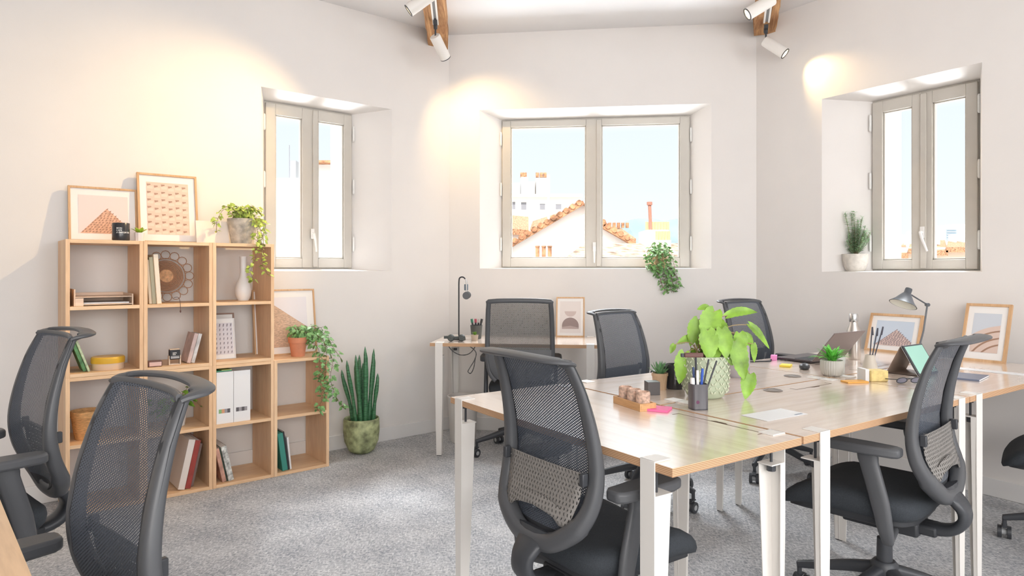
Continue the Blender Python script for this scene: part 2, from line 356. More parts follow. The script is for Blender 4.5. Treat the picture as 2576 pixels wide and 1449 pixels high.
def window(n, fr, rect, lg, rg, gz, mull, handle, stripcol=None):
    """two casements in a fixed frame. lg/rg: glass x-ranges, gz: glass z-range, mull: x of the meeting line"""
    x0, x1, z0, z1 = rect; e = .004
    root = thing('window_%d' % n, None, None, fr, 0, .22, 0, kind='structure')
    o = 0.012
    b = MB()                                                           # fixed frame: the rim behind the casements
    for (a, c, d, f) in ((x0, x0+.03, z0, z1), (x1-.03, x1, z0, z1), (x0+.03, x1-.03, z0, z0+.03), (x0+.03, x1-.03, z1-.03, z1)): b.box(a, c, 0, .06, d, f)
    b.build('window_frame', M_winframe, root, .002)
    for (g, a, c) in ((lg, x0+.008, mull-.001), (rg, mull+.001, x1-.008)):
        s = MB(); zz0, zz1 = z0+.008, z1-.012
        s.box(a, g[0], -.018, .03, zz0, zz1); s.box(g[1], c, -.018, .03, zz0, zz1)
        s.box(g[0], g[1], -.018, .03, zz0, gz[0]); s.box(g[0], g[1], -.018, .03, gz[1], zz1)
        i = .010                                                       # glazing bead
        s.box(g[0], g[0]+i, -.006, .022, gz[0], gz[1]); s.box(g[1]-i, g[1], -.006, .022, gz[0], gz[1])
        s.box(g[0], g[1], -.006, .022, gz[0], gz[0]+i); s.box(g[0], g[1], -.006, .022, gz[1]-i, gz[1])
        ca = s.build('casement', M_winframe, root, .003)
        MB().box(g[0]+i, g[1]-i, .006, .010, gz[0]+i, gz[1]-i).build('pane', M_glass, ca, smooth=0)
    w_ = .034
    MB().box(mull-w_/2+.012, mull+w_/2+.012, -.030, -.017, z0+.012, z1-.02).build('cover_strip', M_winframe, root, .004)
    for sx_ in (x0-.003, x1+.003):
        for q in (.13, .47, .84):
            zc = z1-(z1-z0)*q
            MB().cyl((sx_, -.022, zc-.045), (sx_, -.022, zc+.045), .008, n=10).ball((sx_, -.022, zc+.048), .008, 8).ball((sx_, -.022, zc-.048), .008, 8).build('hinge', M_hinge, root)
    hx, hz, ang = handle
    h = MB().box(hx-.012, hx+.012, -.038, -.030, hz-.035, hz+.035).cyl((hx, -.035, hz), (hx, -.062, hz), .008)
    h.tube([(hx, -.062, hz), (hx+math.sin(ang)*.05, -.068, hz-math.cos(ang)*.05), (hx+math.sin(ang)*.125, -.064, hz-math.cos(ang)*.125)], [.0085, .008, .006])
    h.build('handle', M_white, root, .001)
window(1, LW, WN[0][2], (-1.262, -1.077), (-.962, -.768), (1.300, 2.262), -1.0, (-1.01, 1.47, .12))
window(2, BW, WN[1][2], (.452, 1.044), (1.164, 1.760), (1.313, 2.345), 1.13, (1.108, 1.40, 0))
window(3, RW, WN[2][2], (.800, .982), (1.099, 1.282), (1.282, 2.235), 1.04, (1.05, 1.45, .35))

# ------------------------------------------------------------------ old beams with track lighting
def beam(label, a, b_):
    a, b_ = Vector(a), Vector(b_); d = (b_-a); L = d.length; rz = math.atan2(-d.x, d.y)
    rnd = random.Random(int(a.x*100)); m_ = MB(); ws = []
    N = 30; v = []
    for i in range(N+1):
        y = L*i/N; j = lambda: rnd.uniform(-.004, .004)
        v += [(-.072+j(), y, 2.905+j()), (.072+j(), y, 2.905+j()), (.076+j(), y, H+.02), (-.076+j(), y, H+.02)]
    f = [(i*4+k, i*4+(k+1) % 4, i*4+4+(k+1) % 4, i*4+4+k) for i in range(N) for k in range(4)]+[(3,2,1,0), (N*4, N*4+1, N*4+2, N*4+3)]
    o = m_.add(v, [q[::-1] for q in f]).build('ceiling_beam', M_oak_beam, smooth=30, loc=(a.x, a.y, 0), rot=(0, 0, rz))
    tag(o, label, 'beam', 'old wooden ceiling beams')
    return Frame((a.x, a.y), math.degrees(rz)), L
BL, L1 = beam('rough wooden ceiling beam ending in the left corner of the room', (-.357, 2.4), (-.560, 5.10))
BR, L2 = beam('rough wooden ceiling beam ending in the right corner of the room', (1.02, 2.4), (1.81, 4.80))
def track(fr, L, label):
    t = thing('lighting_track', label, 'lighting track', fr, 0, 0, 0, group='lighting tracks under the beams')
    b = MB().box(-.020, -.009, 0, L, 2.885, 2.905).box(.009, .020, 0, L, 2.885, 2.905).box(-.020, .020, 0, L, 2.897, 2.906)
    b.build('rail', M_white_metal, t)
    MB().box(-.009, .009, .01, L-.01, 2.890, 2.897).build('conductor', mat('grey_conductor', (.2, .2, .2), .4), t)
track(BL, L1-.55, 'white lighting track with dark slot under the left beam')
track(BR, L2-.30, 'white lighting track with dark slot under the right beam')
def spot(label, fr, y, aim, energy, hang=.10, size=R(75), blend=1.0):
    p = fr.w(0, y, 2.885); piv = p+Vector((0, 0, -hang)); d = (Vector(aim)-piv).normalized()
    t = thing('track_spotlight', label, 'spotlight', W0, p.x, p.y, p.z, group='white cylinder spotlights')
    q = piv-p; e = q+d*.165; s0 = q-d*.01
    MB().box(-.013, .013, -.05, .05, -.022, 0, M=Matrix.Rotation(fr.a, 4, 'Z')).cyl((0,0,-.02), (0,0,-.045), .012).cyl((0,0,-.04), tuple(q), .006).build('track_adapter', M_black, t)
    rot = d.to_track_quat('Z', 'Y').to_matrix().to_4x4(); M4 = Matrix.Translation(s0) @ rot
    MB().lathe([(0, 0), (.034, 0), (.037, .004), (.037, .168), (.034, .170), (.031, .170), (.031, .150), (0, .150)], 28, M=M4).build('lamp_cylinder', M_white_metal, t, smooth=40)
    MB().lathe([(.031, .1685), (.0375, .1685), (.0375, .173), (.031, .173), (.031, .1685)], 28, M=M4).build('dark_rim', M_black, t)
    MB().lathe([(0, .1505), (.030, .1505), (.030, .153), (0, .153)], 20, M=M4).build('lens', mat('lit_lens', (1, .85, .6), .3, em=4), t)
    wp = p+e+d*.012
    light('spot_beam', 'SPOT', wp, energy, (1, .68, .32), to=wp+d, spot_size=size, spot_blend=blend, shadow_soft_size=.014)
spot('white spotlight by the left corner, tilted down towards the middle window', BL, 2.11, (-.20, 5.1, 2.20), 26, size=R(100))
spot('white spotlight by the right corner, tilted down to the right', BR, 2.30, (2.107, 4.37, 2.424), 14)
spot('white spotlight at the top edge of the photo, pointing left at the wall', BL, 1.47, (-2.1, 3.82, 1.62), 105, hang=.075, size=R(80))
spot('white spotlight at the top edge of the photo, on the right beam, pointing left', BR, 1.62, (-1.0, 4.15, 1.3), 30, hang=.075, size=R(60))

# ------------------------------------------------------------------ pictures
M_mat = mat('mat_board', (.86, .84, .82), .8)
def picture(label, fr, x, y, z, w_, h_, art, lean=8, rz=0, fw=.012, margin=(.05, .05), wood_=None, group=None, dz=.018):
    t = thing('picture_frame', label, 'picture', fr, x, y, z, rz, group, lean)
    b = MB(); hw = w_/2
    b.prism([(-hw, 0), (hw, 0), (hw-fw, fw), (-hw+fw, fw)], 0, dz).prism([(-hw, h_), (-hw+fw, h_-fw), (hw-fw, h_-fw), (hw, h_)], 0, dz)
    b.prism([(-hw, 0), (-hw+fw, fw), (-hw+fw, h_-fw), (-hw, h_)], 0, dz).prism([(hw, 0), (hw, h_), (hw-fw, h_-fw), (hw-fw, fw)], 0, dz)
    b.build('frame', wood_ or M_frame_oak, t, .001)
    MB().box(-hw+fw*.8, hw-fw*.8, .008, .014, fw*.8, h_-fw*.8).build('mat_board', M_mat, t)
    mx, mz = margin; X0, X1, Z0, Z1 = -hw+fw+mx, hw-fw-mx, fw+mz, h_-fw-mz
    p = MB(); mats = art(p, X0, X1, Z0, Z1); p.build('print', mats, t, smooth=0)
    return t
def q4(p, x0, x1, z0, z1, y, m): p.poly([(x0, y, z0), (x1, y, z0), (x1, y, z1), (x0, y, z1)], m)
def art_peak(sky, tile, dark):
    def f(p, x0, x1, z0, z1):
        q4(p, x0, x1, z0, z1, .0070, 0); w_, h_ = x1-x0, z1-z0; ax, az = x0+.56*w_, z0+.66*h_
        p.poly([(x0+.03*w_, .0066, z0), (x1, .0066, z0), (x1, .0066, z0+.18*h_), (ax, .0066, az)], 1)
        rnd = random.Random(4); N = 11
        for i in range(N):
            zz = z0+az*0+(i+.35)/N*(az-z0); k = (zz-z0)/(az-z0); a = x0+.03*w_+(ax-x0-.03*w_)*k; c = x1+(ax-x1)*max(0, (k-.25)/.75)
            n = max(1, int((c-a)/w_*15)); st = (c-a)/n
            for j in range(n):
                xx = a+st*(j+.2+rnd.uniform(0, .3)); p.poly([(xx, .0062, zz), (min(xx+st*.5, x1), .0062, zz+.004), (min(xx+st*.6, x1), .0062, zz+.011), (xx+st*.1, .0062, zz+.006)], 2)
        return [sky, tile, dark]
    return f
def art_balcony(p, x0, x1, z0, z1):
    q4(p, x0, x1, z0, z1, .0070, 0); nx, nz = 6, 7; w_, h_ = (x1-x0)/nx, (z1-z0)/nz
    for i in range(nx):
        for j in range(nz):
            a = x0+i*w_; c = z0+j*h_+(.25*h_ if i % 2 else .45*h_)
            if c+.3*h_ > z1: continue
            p.poly([(a+.05*w_, .0064, c+.3*h_), (a+.12*w_, .0064, c), (a+.62*w_, .0064, c+.16*h_), (a+.6*w_, .0064, c+.3*h_)], 1)
            q4(p, a+.1*w_, a+.9*w_, c-.35*h_ if c-.35*h_ > z0 else z0, c, .0067, 2)
    return [mat('print_pink', (.80, .56, .47), .8), mat('print_brown', (.42, .27, .21), .8), mat('print_peach', (.84, .63, .54), .8)]
def art_dune(p, x0, x1, z0, z1):
    q4(p, x0, x1, z0, z1, .0070, 0); w_, h_ = x1-x0, z1-z0
    p.poly([(x0, .0066, z0), (x1, .0066, z0), (x1, .0066, z0+.38*h_), (x0+.25*w_, .0066, z0+.86*h_), (x0, .0066, z0+.92*h_)], 1)
    return [mat('print_pale_sky', (.78, .76, .80), .8), mat('print_sand', (.60, .43, .32), .8, var=.3, scale=70, stretch=(1, 1, 4))]
def art_arch(p, x0, x1, z0, z1):
    q4(p, x0, x1, z0, z1, .0070, 0); w_, h_ = x1-x0, z1-z0
    def arc(r0, r1, m, y):
        c = (x1+.25*w_, z0-.35*h_); a = []; b2 = []
        for i in range(17):
            an = R(88+i*5.6); 
            for r, L_ in ((r0, a), (r1, b2)):
                X, Z = c[0]+r*math.cos(an)*1.05, c[1]+r*math.sin(an); L_.append((min(max(X, x0), x1), y, min(max(Z, z0), z1)))
        for i in range(16): p.poly([a[i], a[i+1], b2[i+1], b2[i]], m)
    arc(.0, 1.06*h_, 1, .0067)
    for r in (.90, .72, .56): arc(r*h_, (r+.04)*h_, 2, .0064)
    return [mat('print_grey_sky', (.60, .64, .70), .8), mat('print_rose', (.70, .55, .48), .8), mat('print_dark_line', (.36, .22, .15), .8)]
def art_abstract(p, x0, x1, z0, z1):
    q4(p, x0, x1, z0, z1, .0070, 0); cx = (x0+x1)/2; w_ = x1-x0; h_ = z1-z0
    z = z0+.12*h_; r = .40*w_
    p.poly([(cx-r, .0066, z), (cx+r, .0066, z)]+[(cx+r*math.cos(R(a)), .0066, z+.10*h_+.26*h_*math.sin(R(a))) for a in range(0, 181, 12)], 1)
    p.poly([(cx-r, .0062, z), (cx+r, .0062, z), (cx+r, .0062, z+.04*h_), (cx, .0062, z+.10*h_), (cx-r, .0062, z+.06*h_)], 2)
    p.poly([(cx+.28*w_*math.cos(R(a)), .0066, z+.56*h_+.17*h_*math.sin(R(a))) for a in range(180, 361, 12)], 3)
    return [mat('print_cream', (.76, .70, .67), .8), mat('print_taupe', (.30, .23, .22), .8), mat('print_taupe_mid', (.45, .36, .34), .8), mat('print_taupe_light', (.58, .48, .45), .8)]
def art_dots(p, x0, x1, z0, z1):
    q4(p, x0, x1, z0, z1, .0070, 0); nx, nz = 7, 7
    for i in range(nx):
        for j in range(nz):
            cx = x0+(i+.5)*(x1-x0)/nx; cz = z0+(j+.5)*(z1-z0)/nz; s_ = .3 if j < nz-1 else .38
            a = (x1-x0)/nx*s_*.6; c = (z1-z0)/nz*s_
            p.poly([(cx-a*.6, .0064, cz-c), (cx+a*.3, .0064, cz-c*.8), (cx+a, .0064, cz+c*.7), (cx+a*.1, .0064, cz+c), (cx-a*.4, .0064, cz+c*.1)], 1)
    return [mat('print_lilac', (.70, .67, .71), .8), mat('print_dark_grey', (.20, .18, .20), .8)]
pk1 = art_peak(mat('print_blush', (.78, .68, .66), .8), mat('print_terracotta', (.70, .42, .30), .8, var=.2, scale=60), mat('print_umber', (.36, .20, .14), .8))
pk2 = art_peak(mat('print_blue_sky', (.58, .66, .76), .8), mat('print_stone', (.62, .48, .44), .8, var=.2, scale=60), mat('print_shadow', (.28, .22, .24), .8))
ZT = 4*.343
GP = 'framed pictures'
picture('wide wooden frame with a tiled peak print, leaning leftmost on top of the shelves', SH, .204, .262, ZT, .325, .300, pk1, 7, fw=.011, margin=(.035, .035), group=GP)
picture('tall wooden frame with a pink balcony print, leaning on top of the shelves', SH, .520, .232, ZT, .312, .402, art_balcony, 9, fw=.012, margin=(.035, .038), group=GP)
picture('large framed beach print leaning on the wall, standing on the low right shelf unit', SH, 1.190, .215, 2*.343, .40, .415, art_dune, 8, fw=.010, margin=(.045, .04), group=GP)
picture('dark framed dotted print inside the third shelf column, leaning', SH, .782, .185, 2*.343+.019, .175, .262, art_dots, 9, fw=.008, margin=(.012, .03), wood_=mat('grey_brown_wood', (.30, .20, .16), .6), group=GP)
picture('small pale framed print standing in front of the dark framed dotted print', SH, .765, .115, 2*.343+.019, .165, .235, art_dots, 9, fw=.004, margin=(.006, .022), wood_=M_paper, group=GP)
picture('framed print of grey rounded shapes on the narrow desk by the back wall', BW, .935, -.225, .740, .205, .292, art_abstract, 14, fw=.009, margin=(.018, .022), group=GP)
picture('wide wooden frame with a stone peak print, leaning behind the desk lamp', TB, 2.775, .865, .740, .300, .235, pk2, 20, rz=-90, fw=.014, margin=(.03, .028), group=GP)
picture('upright wooden frame with an arched facade print, at the far right of the desks', TB, 2.765, .395, .740, .212, .316, art_arch, 18, rz=-90, fw=.014, margin=(.028, .038), group=GP)
o = MB().box(-.09, .09, 0, .004, 0, .135).build('card', mat('cream_card', (.84, .77, .70), .7)); tag(place(o, SH, .735, .165, ZT, 0, 10), 'blank cream card leaning between tall frame and ivy pot on shelf top', 'card')

# ------------------------------------------------------------------ shelving
S = .343; PT = .0185; DP = .32
sh0 = None
def shelf_unit(label, x, z):
    global sh0
    if sh0 is None:
        t = thing('shelf_unit', label, 'shelf', SH, x, 0, z, group='open pine shelf units against the left wall'); h2 = 2*S
        for a in (.0006, S-PT-.0006):
            MB().box(a, a+PT, 0, DP, 0, h2).build('side_panel', M_pine_v, t, .0012)
        for nm, c in (('bottom_panel', 0), ('top_panel', h2-PT), ('shelf', S-PT/2)):
            MB().box(PT+.0006, S-PT-.0006, .0005, DP-.0005, c+.0004, c+PT-.0004).build(nm, M_pine_h, t, .001)
        sh0 = t; return t
    t = copy_tree(sh0); place(t, SH, x, 0, z); t['label'] = label; return t
nmz = {0: 'lower', 1: 'upper'}
for k, nmx in enumerate(('first column from the left', 'second column from the left', 'third column from the left')):
    for j in (0, 1): shelf_unit('%s open pine shelf unit in the %s' % (nmz[j], nmx), k*S, j*2*S)
shelf_unit('low open pine shelf unit on its own at the right end', 3*S, 0)

# ------------------------------------------------------------------ plants
def leaf(mb, p, d, up, L, W, prof, fold=.15, droop=.3, m=0):
    p, d, up = Vector(p), Vector(d).normalized(), Vector(up)
    s = d.cross(up)
    if s.length < .05: s = d.cross(Vector((.3, .9, .2)))
    s.normalize(); n = s.cross(d); K = len(prof)-1; v = []
    for i, w_ in enumerate(prof):
        t = i/K; c = p+d*L*t+Vector((0, 0, -1))*(droop*L*t*t)
        v += [c-s*W*w_+n*W*w_*fold, c, c+s*W*w_+n*W*w_*fold]
    f = []
    for i in range(K):
        a = i*3; f += [(a, a+1, a+4, a+3), (a+1, a+2, a+5, a+4)]
    mb.add(v, f, m)
IVY = [0, .55, .95, .62, .70, .35, 0]; HEART = [0, .62, .95, 1, .88, .66, .38, .12, 0]; BLADE = [.35, .8, 1, .9, .6, .05]; OVAL = [0, .6, .95, 1, .8, .45, 0]
def pot(root, prof, material, soil_z=None, soil_r=None, name='pot', n=32, wob=None):
    MB().lathe(prof, n, wob=wob).build(name, material, root, smooth=50)
    if soil_z is not None: MB().lathe([(0, soil_z+.004), (soil_r*.6, soil_z+.003), (soil_r, soil_z)], 20).build('soil', M_soil, root)
def cup_prof(r0, r1, h, t=.004, lip=0, floor=.008):
    return [(0, 0), (r0, 0), ((r0+r1)/2, h*.5), (r1, h-lip), (r1+(.004 if lip else 0), h-lip), (r1+(.004 if lip else 0), h), (r1-t, h), (r0-t*.7, floor), (0, floor)]
def ivy(root, stems, size=.022, step=.016, seed=1, mt=M_ivy, spread=.03, stem_r=.0013):
    rnd = random.Random(seed); L = MB(); St = MB()
    for pts in stems:
        P = smoothpath(pts, 6); St.tube(P, stem_r, 5)
        acc = 0
        for i in range(1, len(P)):
            seg = (P[i]-P[i-1]).length; acc += seg
            while acc > step:
                acc -= step
                for _ in range(2):
                    a = rnd.uniform(0, 6.28); e = rnd.uniform(-.4, .9); d = Vector((math.cos(a)*math.cos(e), math.sin(a)*math.cos(e), math.sin(e)))
                    off = d*rnd.uniform(.2, 1)*spread; q = P[i]+off; s_ = size*rnd.uniform(.6, 1.25)
                    up = Vector((rnd.uniform(-.6, .6), rnd.uniform(-1, -.2), rnd.uniform(.2, 1)))
                    leaf(L, q, d+Vector((0, 0, -.5)), up, s_*1.15, s_*.5, IVY, .12, .25)
                    St.tube([P[i], q], stem_r*.6, 4)
    St.build('stem', M_stem, root); L.build('foliage', mt, root, smooth=0)
def broad_leaf(mb, p, d, up, L, W, seed, droop=.3, cols=3, fold=.2):
    """soft toothed leaf with a wavy blade"""
    rn = random.Random(seed); p, d, up = Vector(p), Vector(d).normalized(), Vector(up)
    s = d.cross(up)
    if s.length < .05: s = d.cross(Vector((.3, .9, .2)))
    s.normalize(); n = s.cross(d); K = 22; ph = rn.uniform(0, 6); v = []; m_ = 2*cols+1; tw = rn.uniform(-.25, .25)
    for i in range(K+1):
        t = i/K; w_ = (math.sin(math.pi*min(1, t*1.25+.12)**.75) if t < .65 else 0)
        w_ = max(0, (t+.02)**.45*(1-t)**.8*1.75)
        tooth = 1+.15*(abs(((t*7+ph) % 1)-.5)*2-.5)
        back = -.14*L*math.exp(-(t/.10)**2)
        c = p+d*L*t+Vector((0, 0, -1))*(droop*L*t*t)
        for j in range(-cols, cols+1):
            u = j/cols; x = u*W*w_*(tooth if abs(j) == cols else 1)
            v.append(c+s*x+d*back*abs(u)+n*(fold*W*w_*abs(u)**1.3+tw*x*t+.05*W*math.sin(9*t+ph+2*u)*abs(u)))
    f = [(i*m_+j, i*m_+j+1, (i+1)*m_+j+1, (i+1)*m_+j) for i in range(K) for j in range(m_-1)]
    mb.add(v, f)
# ivy in a stone pot on top of the shelves
t = thing('potted_ivy', 'yellow-green ivy in a stone pot on the shelf top, trailing down the front', 'plant', SH, .895, .15, ZT)
M_stone = mat('rough_stone', (.50, .46, .40), .9, var=.3, scale=30, bump=.6, bscale=50)
pot(t, [(0, 0), (.062, 0), (.074, .07), (.086, .14), (.086, .150), (.080, .150), (.070, .12), (0, .12)], M_stone, .138, .078)
rnd = random.Random(3); st = []
for i in range(15):
    a = i*.42+rnd.uniform(-.2, .2); r = rnd.uniform(.05, .11); st.append([(0, 0, .13), (r*.5*math.cos(a), r*.5*math.sin(a), .19+rnd.uniform(0, .03)), (r*math.cos(a), r*math.sin(a), .19+rnd.uniform(-.02, .03))])
st += [[(.02, -.02, .14), (.03, -.11, .17), (.03, -.17, .06), (.015, -.18, -.08), (-.01, -.18, -.16), (.01, -.18, -.22)], [(.02, -.03, .14), (.07, -.12, .14), (.06, -.18, 0), (.05, -.18, -.10), (.085, -.18, -.18)],
       [(.03, -.05, .14), (.045, -.12, .12), (.055, -.17, .05), (.05, -.175, -.02)], [(-.03, 0, .14), (-.11, -.04, .20), (-.16, -.06, .13), (-.165, -.07, .06)], [(.04, 0, .14), (.10, -.02, .15), (.125, -.03, .11)]]
ivy(t, st, .024, .017, 5, M_ivy_l, .018)
# terracotta pot with ivy on the low shelf
t = thing('potted_ivy', 'green ivy in a terracotta pot on the low right shelf unit', 'plant', SH, 3*S+.19, .115, 2*S)
M_terra = mat('terracotta', (.62, .25, .14), .8, var=.1, scale=20)
pot(t, [(0, 0), (.040, 0), (.052, .085), (.058, .085), (.060, .118), (.054, .118), (.050, .10), (0, .10)], M_terra, .106, .052)
st = []
for i in range(12):
    a = i*.52+rnd.uniform(-.2, .2); r = rnd.uniform(.05, .11); st.append([(0, 0, .10), (.02+r*.5*math.cos(a), r*.5*math.sin(a), .16), (.04+r*math.cos(a), r*math.sin(a), .14+rnd.uniform(-.03, .05))])
st += [[(.03, -.02, .12), (.10, -.10, .12), (.12, -.15, 0), (.08, -.15, -.14), (.09, -.15, -.25), (.06, -.15, -.32)], [(.03, 0, .12), (.12, -.06, .10), (.17, -.12, -.02), (.15, -.14, -.14), (.19, -.14, -.26), (.24, -.14, -.33)],
       [(.02, -.02, .12), (.08, -.12, .05), (.08, -.14, -.12), (.12, -.15, -.22)], [(.03, 0, .12), (.15, -.04, .12), (.22, -.06, .02), (.25, -.08, -.03)], [(.03, 0, .12), (.13, 0, .15), (.2, -.03, .06)], [(.02, 0, .1), (.10, 0, .16), (.155, 0, .17)]]
ivy(t, st, .029, .018, 8, M_ivy, .02)
# ivy in a basket on the middle window sill
t = thing('potted_ivy', 'dark green ivy in a woven pot on the middle window sill, trailing below', 'plant', BW, 1.585, .105, 1.232)
M_wicker = mat('wicker', (.60, .42, .24), .8, var=.35, scale=60, stretch=(1, 1, 5), bump=.7, bscale=120)
pot(t, [(0, 0), (.058, 0), (.068, .06), (.066, .135), (.060, .135), (.060, .12), (0, .12)], M_wicker, .127, .058)
st = []
for i in range(11):
    a = i*.57+rnd.uniform(-.2, .2); r = rnd.uniform(.05, .11); st.append([(0, 0, .12), (r*.5*math.cos(a), r*.4*math.sin(a), .17), (r*math.cos(a), -.02+r*.4*math.sin(a), .165+rnd.uniform(-.04, .04))])
for i in range(14):
    x = -.10+.016*i+rnd.uniform(-.01, .01); dn = rnd.uniform(-.03, .01) if x < -.04 else rnd.uniform(-.19, -.12)
    st.append([(x*.3, -.03, .13), (x*.8, -.10, .13), (x, -.125, .03), (x+.02+rnd.uniform(-.01, .02), -.13, dn*.6), (x*.7+.05, -.13, dn)])
ivy(t, st, .026, .024, 12, M_ivy, .018)
# feathery plant on the right window sill
t = thing('potted_herb', 'feathery green plant in a pale stone pot on the right window sill', 'plant', RW, .672, .115, 1.209)
M_pale = mat('pale_stone', (.66, .62, .56), .85, var=.12, scale=40, bump=.3)
pot(t, [(0, 0), (.048, 0), (.062, .02), (.074, .06), (.078, .115), (.072, .115), (.066, .10), (0, .10)], M_pale, .104, .068)
L = MB(); St = MB(); rnd = random.Random(7)
for i in range(34):
    a = rnd.uniform(0, 6.28); h_ = rnd.uniform(.09, .29); r = rnd.uniform(.03, .10)*(1.15-h_*1.3)
    tip = Vector((1.3*r*math.cos(a), .7*r*math.sin(a), .1+h_)); P = smoothpath([(0, 0, .10), (tip.x*.5, tip.y*.5, .1+h_*.45), tip], 6); St.tube(P, .0012, 4)
    for k in range(4, len(P)):
        for _ in range(8):
            b_ = rnd.uniform(0, 6.28); leaf(L, P[k]+Vector((0, 0, rnd.uniform(-.012, .012))), (math.cos(b_), math.sin(b_), .5), (0, 0, 1), .026, .0034, [.3, 1, .6, 0])
St.build('stem', M_stem, t); L.build('foliage', mat('rosemary_leaf', (.46, .66, .42), .6, var=.3, scale=40), t, smooth=0)
# tiny bright plant on shelf top
t = thing('small_potted_plant', 'tiny lime-green plant in a striped white pot on the shelf top', 'plant', SH, .335, .06, ZT)
MB().lathe(cup_prof(.0235, .026, .045), 32, wob=lambda a, z: .04*math.sin(12*a)).build('pot', mat('blush_white', (.82, .74, .71), .5), t)
L = MB()
for i in range(8):
    a = i*.785+.2; leaf(L, (0, 0, .036), (math.cos(a), math.sin(a)*.6, 1.0), (0, 0, 1), .062, .010, BLADE, .3, .25)
L.build('foliage', M_lime, t)
# trailing plant hidden behind the chair
t = thing('potted_pothos', 'broad-leaved trailing plant on the shelf behind the nearest chair handle', 'plant', SH, S+.19, .14, S+.010)
pot(t, cup_prof(.042, .055, .09), M_white, .08, .05)
L = MB(); St = MB(); rnd = random.Random(9)
for i in range(26):
    a = rnd.uniform(0, 6.28); r = rnd.uniform(.05, .13); P = [(0, 0, .08), (r*.5*math.cos(a), r*.5*math.sin(a), .15), (r*math.cos(a), r*math.sin(a)*.8, .12+rnd.uniform(-.05, .09))]; St.tube(smoothpath(P, 4), .0015, 5)
    broad_leaf(L, P[-1], (math.cos(a), math.sin(a), -.1), (0, -.2, 1), .055, .024, i)
St.build('stem', M_stem, t); L.build('foliage', M_green, t)
# snake plant on the floor
t = thing('snake_plant', 'tall snake plant with round upright leaves in a mossy green pot on the floor', 'plant', SH, 1.675, .165, 0)
M_moss = mat('mossy_glaze', (.34, .38, .20), .6, var=.55, scale=22, bump=.4, bscale=40)
pot(t, [(0, 0), (.055, 0), (.085, .02), (.112, .08), (.120, .15), (.118, .225), (.113, .232), (.106, .225), (.108, .19), (0, .19)], M_moss, .205, .106)
rnd = random.Random(2)
LL = MB()
for i, (x, y, h_, lx, ly) in enumerate([(-.055, -.03, .50, -.055, 0), (-.03, -.05, .54, -.035, -.01), (-.045, .03, .42, -.07, 0), (0, -.055, .60, -.01, -.02), (.02, -.03, .55, .0, 0), (.045, -.02, .57, .03, 0), (.06, 0, .50, .035, .01), (.01, .03, .52, .0, .02), (.035, .05, .45, .01, .02), (-.01, 0, .47, -.03, 0), (.065, -.04, .38, .02, -.02)]):
    h_ *= .86; P = smoothpath([(x, y, .2), (x+lx*.4, y+ly*.4, .2+h_*.4), (x+lx, y+ly, .2+h_*.8), (x+lx*1.2, y+ly, .2+h_)], 5)
    LL.tube(P, [.013+.002*math.sin(k) if k < len(P)-4 else .013*(len(P)-1-k)/4+.0006 for k in range(len(P))], 8)
LL.build('foliage', M_dkgreen, t)

# ------------------------------------------------------------------ things on and in the shelves
def textobj(name, txt, size, material, parent, loc, rot, depth=.0006, curve_r=None, align='LEFT', sp=1.0):
    c = bpy.data.curves.new(name, 'FONT'); c.body = txt; c.size = size; c.extrude = depth; c.align_x = align; c.space_line = sp; c.offset = size*.012
    tmp = bpy.data.objects.new(name, c); C.objects.link(tmp); dg = bpy.context.evaluated_depsgraph_get()
    me = bpy.data.meshes.new_from_object(tmp.evaluated_get(dg)); bpy.data.objects.remove(tmp); bpy.data.curves.remove(c)
    if curve_r:                                                       # wrap round a cylinder of that radius
        for v in me.vertices:
            a = v.co.x/curve_r; r = curve_r+v.co.z; v.co = Vector((r*math.sin(a), -r*math.cos(a), v.co.y))
    me.materials.clear(); me.materials.append(material)
    o = bpy.data.objects.new(name, me); C.objects.link(o); o.parent = parent; o.location = loc; o.rotation_euler = rot; return o
M_mugblack = mat('black_glaze', (.035, .035, .04), .2)
M_print_w = mat('white_lettering', (.85, .83, .8), .6)
def mug(label, fr, x, y, z, r, h_, rz, txt, size, tz, ta, handle):
    t = thing('mug', label, 'mug', fr, x, y, z, rz)
    MB().lathe([(0, 0), (r*.94, 0), (r, .006), (r, h_-.002), (r-.002, h_), (r-.004, h_-.002), (r-.004, .006), (0, .006)], 36).build('cup', M_mugblack, t, smooth=50)
    a = handle; P = smoothpath([(r*.97, 0, h_*.86), (r+.022, 0, h_*.84), (r+.030, 0, h_*.5), (r+.020, 0, h_*.2), (r*.97, 0, h_*.16)], 5)
    MB().sweep(P, [RR]*len(P), [(.012, .007)]*len(P), ref=(0, 1, 0)).build('handle', M_mugblack, t, rot=(0, 0, R(a)))
    textobj('lettering', txt, size, M_print_w, t, (0, 0, tz), (0, 0, R(ta)), .0004, r+.0002)
mug('black mug with three lines of white lettering on the shelf top', SH, .248, .055, ZT, .041, .092, 8, 'MON\nCAFE\nA EMPORTER', .0112, .060, -47, 100)
